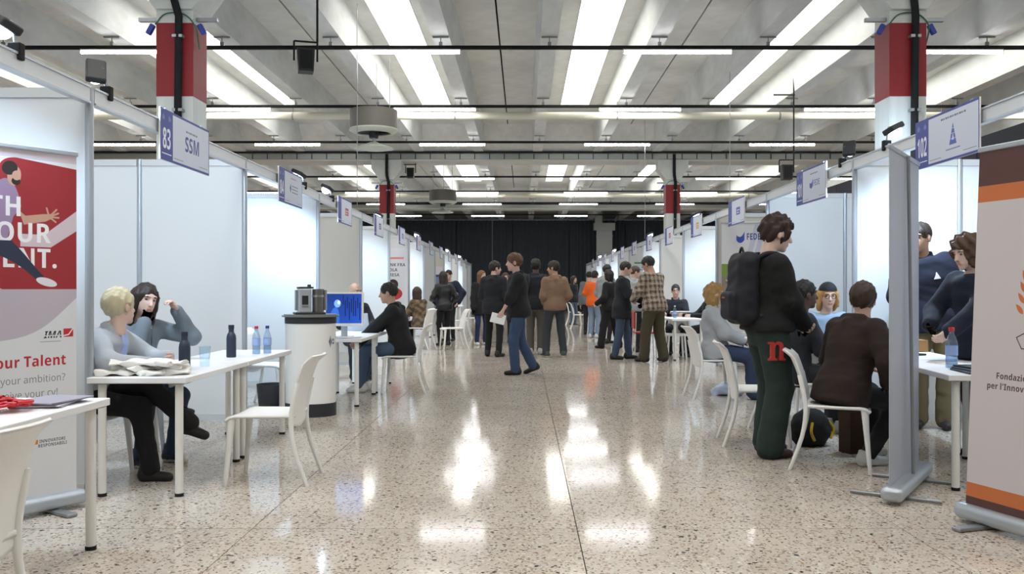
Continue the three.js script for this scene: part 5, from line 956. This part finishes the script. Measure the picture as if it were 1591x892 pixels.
// bags on the floor beside the boy
{
  const b = thing('backpack', 'black backpack with yellow trim lying on the floor under the chair', 'backpack', [2.32, 0, -7.15], 0.6);
  mesh('bag', surfaceNets((x, y, z) => Math.max(ellip(0, 0.13, 0, 0.19, 0.17, 0.14)(x, y, z), -y) + 0.004 * wr(x, y, z), [-0.25, -0.03, -0.2], [0.25, 0.34, 0.2], 0.014), fabric(0x17181a), b);
  for (const s of [-1, 1]) mesh('trim', tube([[s * 0.1, 0.06, 0.12], [s * 0.14, 0.13, 0.12], [s * 0.1, 0.2, 0.1]], 0.012, 16, 6), std(0xc9a51e, 0.6), b, 'yellow trim');
  const p = thing('paper_bag', 'brown paper carrier bag standing on the floor under the table', 'bag', [2.62, 0, -6.85], 0.3);
  mesh('bag', join([box(0.3, 0.36, 0.006, 0, 0.18, 0.07), box(0.3, 0.36, 0.006, 0, 0.18, -0.07), box(0.006, 0.36, 0.14, 0.15, 0.18, 0), box(0.006, 0.36, 0.14, -0.15, 0.18, 0), box(0.3, 0.006, 0.14, 0, 0.003, 0)]), std(0x4a3426, 0.85), p);
  for (const z of [0.07, -0.07]) mesh('handle', tube([[-0.06, 0.35, z], [-0.04, 0.43, z], [0.04, 0.43, z], [0.06, 0.35, z]], 0.005, 16, 6), std(0x8a6a4a, 0.8), p);
  single('shopping_bag', 'blue and white plastic shopping bag on the floor by the grey sweater woman', 'bag', surfaceNets((x, y, z) => Math.max(ellip(0, 0.04, 0, 0.2, 0.1, 0.14)(x, y, z), -y) + 0.014 * wr(x * 0.7, y * 0.7, z * 0.7), [-0.27, -0.03, -0.2], [0.27, 0.26, 0.2], 0.014), std(0xb7c6df, 0.4), [2.42, 0, -10.5], 0.2);
  const w = thing('waste_bin', 'dark waste bin behind the round white counter', 'bin', [-2.56, 0, -8.95]);
  mesh('bin_body', lathe([[0, 0], [0.12, 0], [0.15, 0.3], [0.14, 0.3], [0.11, 0.01], [0, 0.01]]), M.darkPlastic, w);
}
{ // folded white tote bags heaped on the table of booth 83
  const cloth = fabric(0xe9e7e2, 0.85);
  const spots = [[-2.5, 5.5, 0.2], [-2.34, 5.5, -0.15], [-2.24, 5.53, 0.35], [-2.46, 5.56, -0.3], [-2.28, 5.58, 0.1], [-2.36, 5.54, 0.6], [-2.5, 5.62, -0.1], [-2.27, 5.52, -0.4], [-2.42, 5.5, 0.15]];
  spots.forEach(([x, d, a], k) => single('tote_bag', 'folded white cotton tote bag in the heap on the table', 'bag', surfaceNets((X, Y, Z) => { const e = Math.max(Math.abs(X) - 0.14, Math.abs(Z) - 0.1, Math.abs(Y - 0.016) - 0.012 - 0.006 * Math.sin(X * 40 + k) - 0.005 * Math.sin(Z * 46 + X * 22 + k * 2)); return e + 0.005 * wr(X * 1.3 + k, Y, Z * 1.3); }, [-0.2, -0.02, -0.16], [0.2, 0.07, 0.16], 0.009), cloth, [x, 0.7325 + (k > 2 ? 0.028 : 0) + (k > 5 ? 0.028 : 0), -d], a, 'white tote bags heaped on the table'));
}
renderer.render(scene, camera);
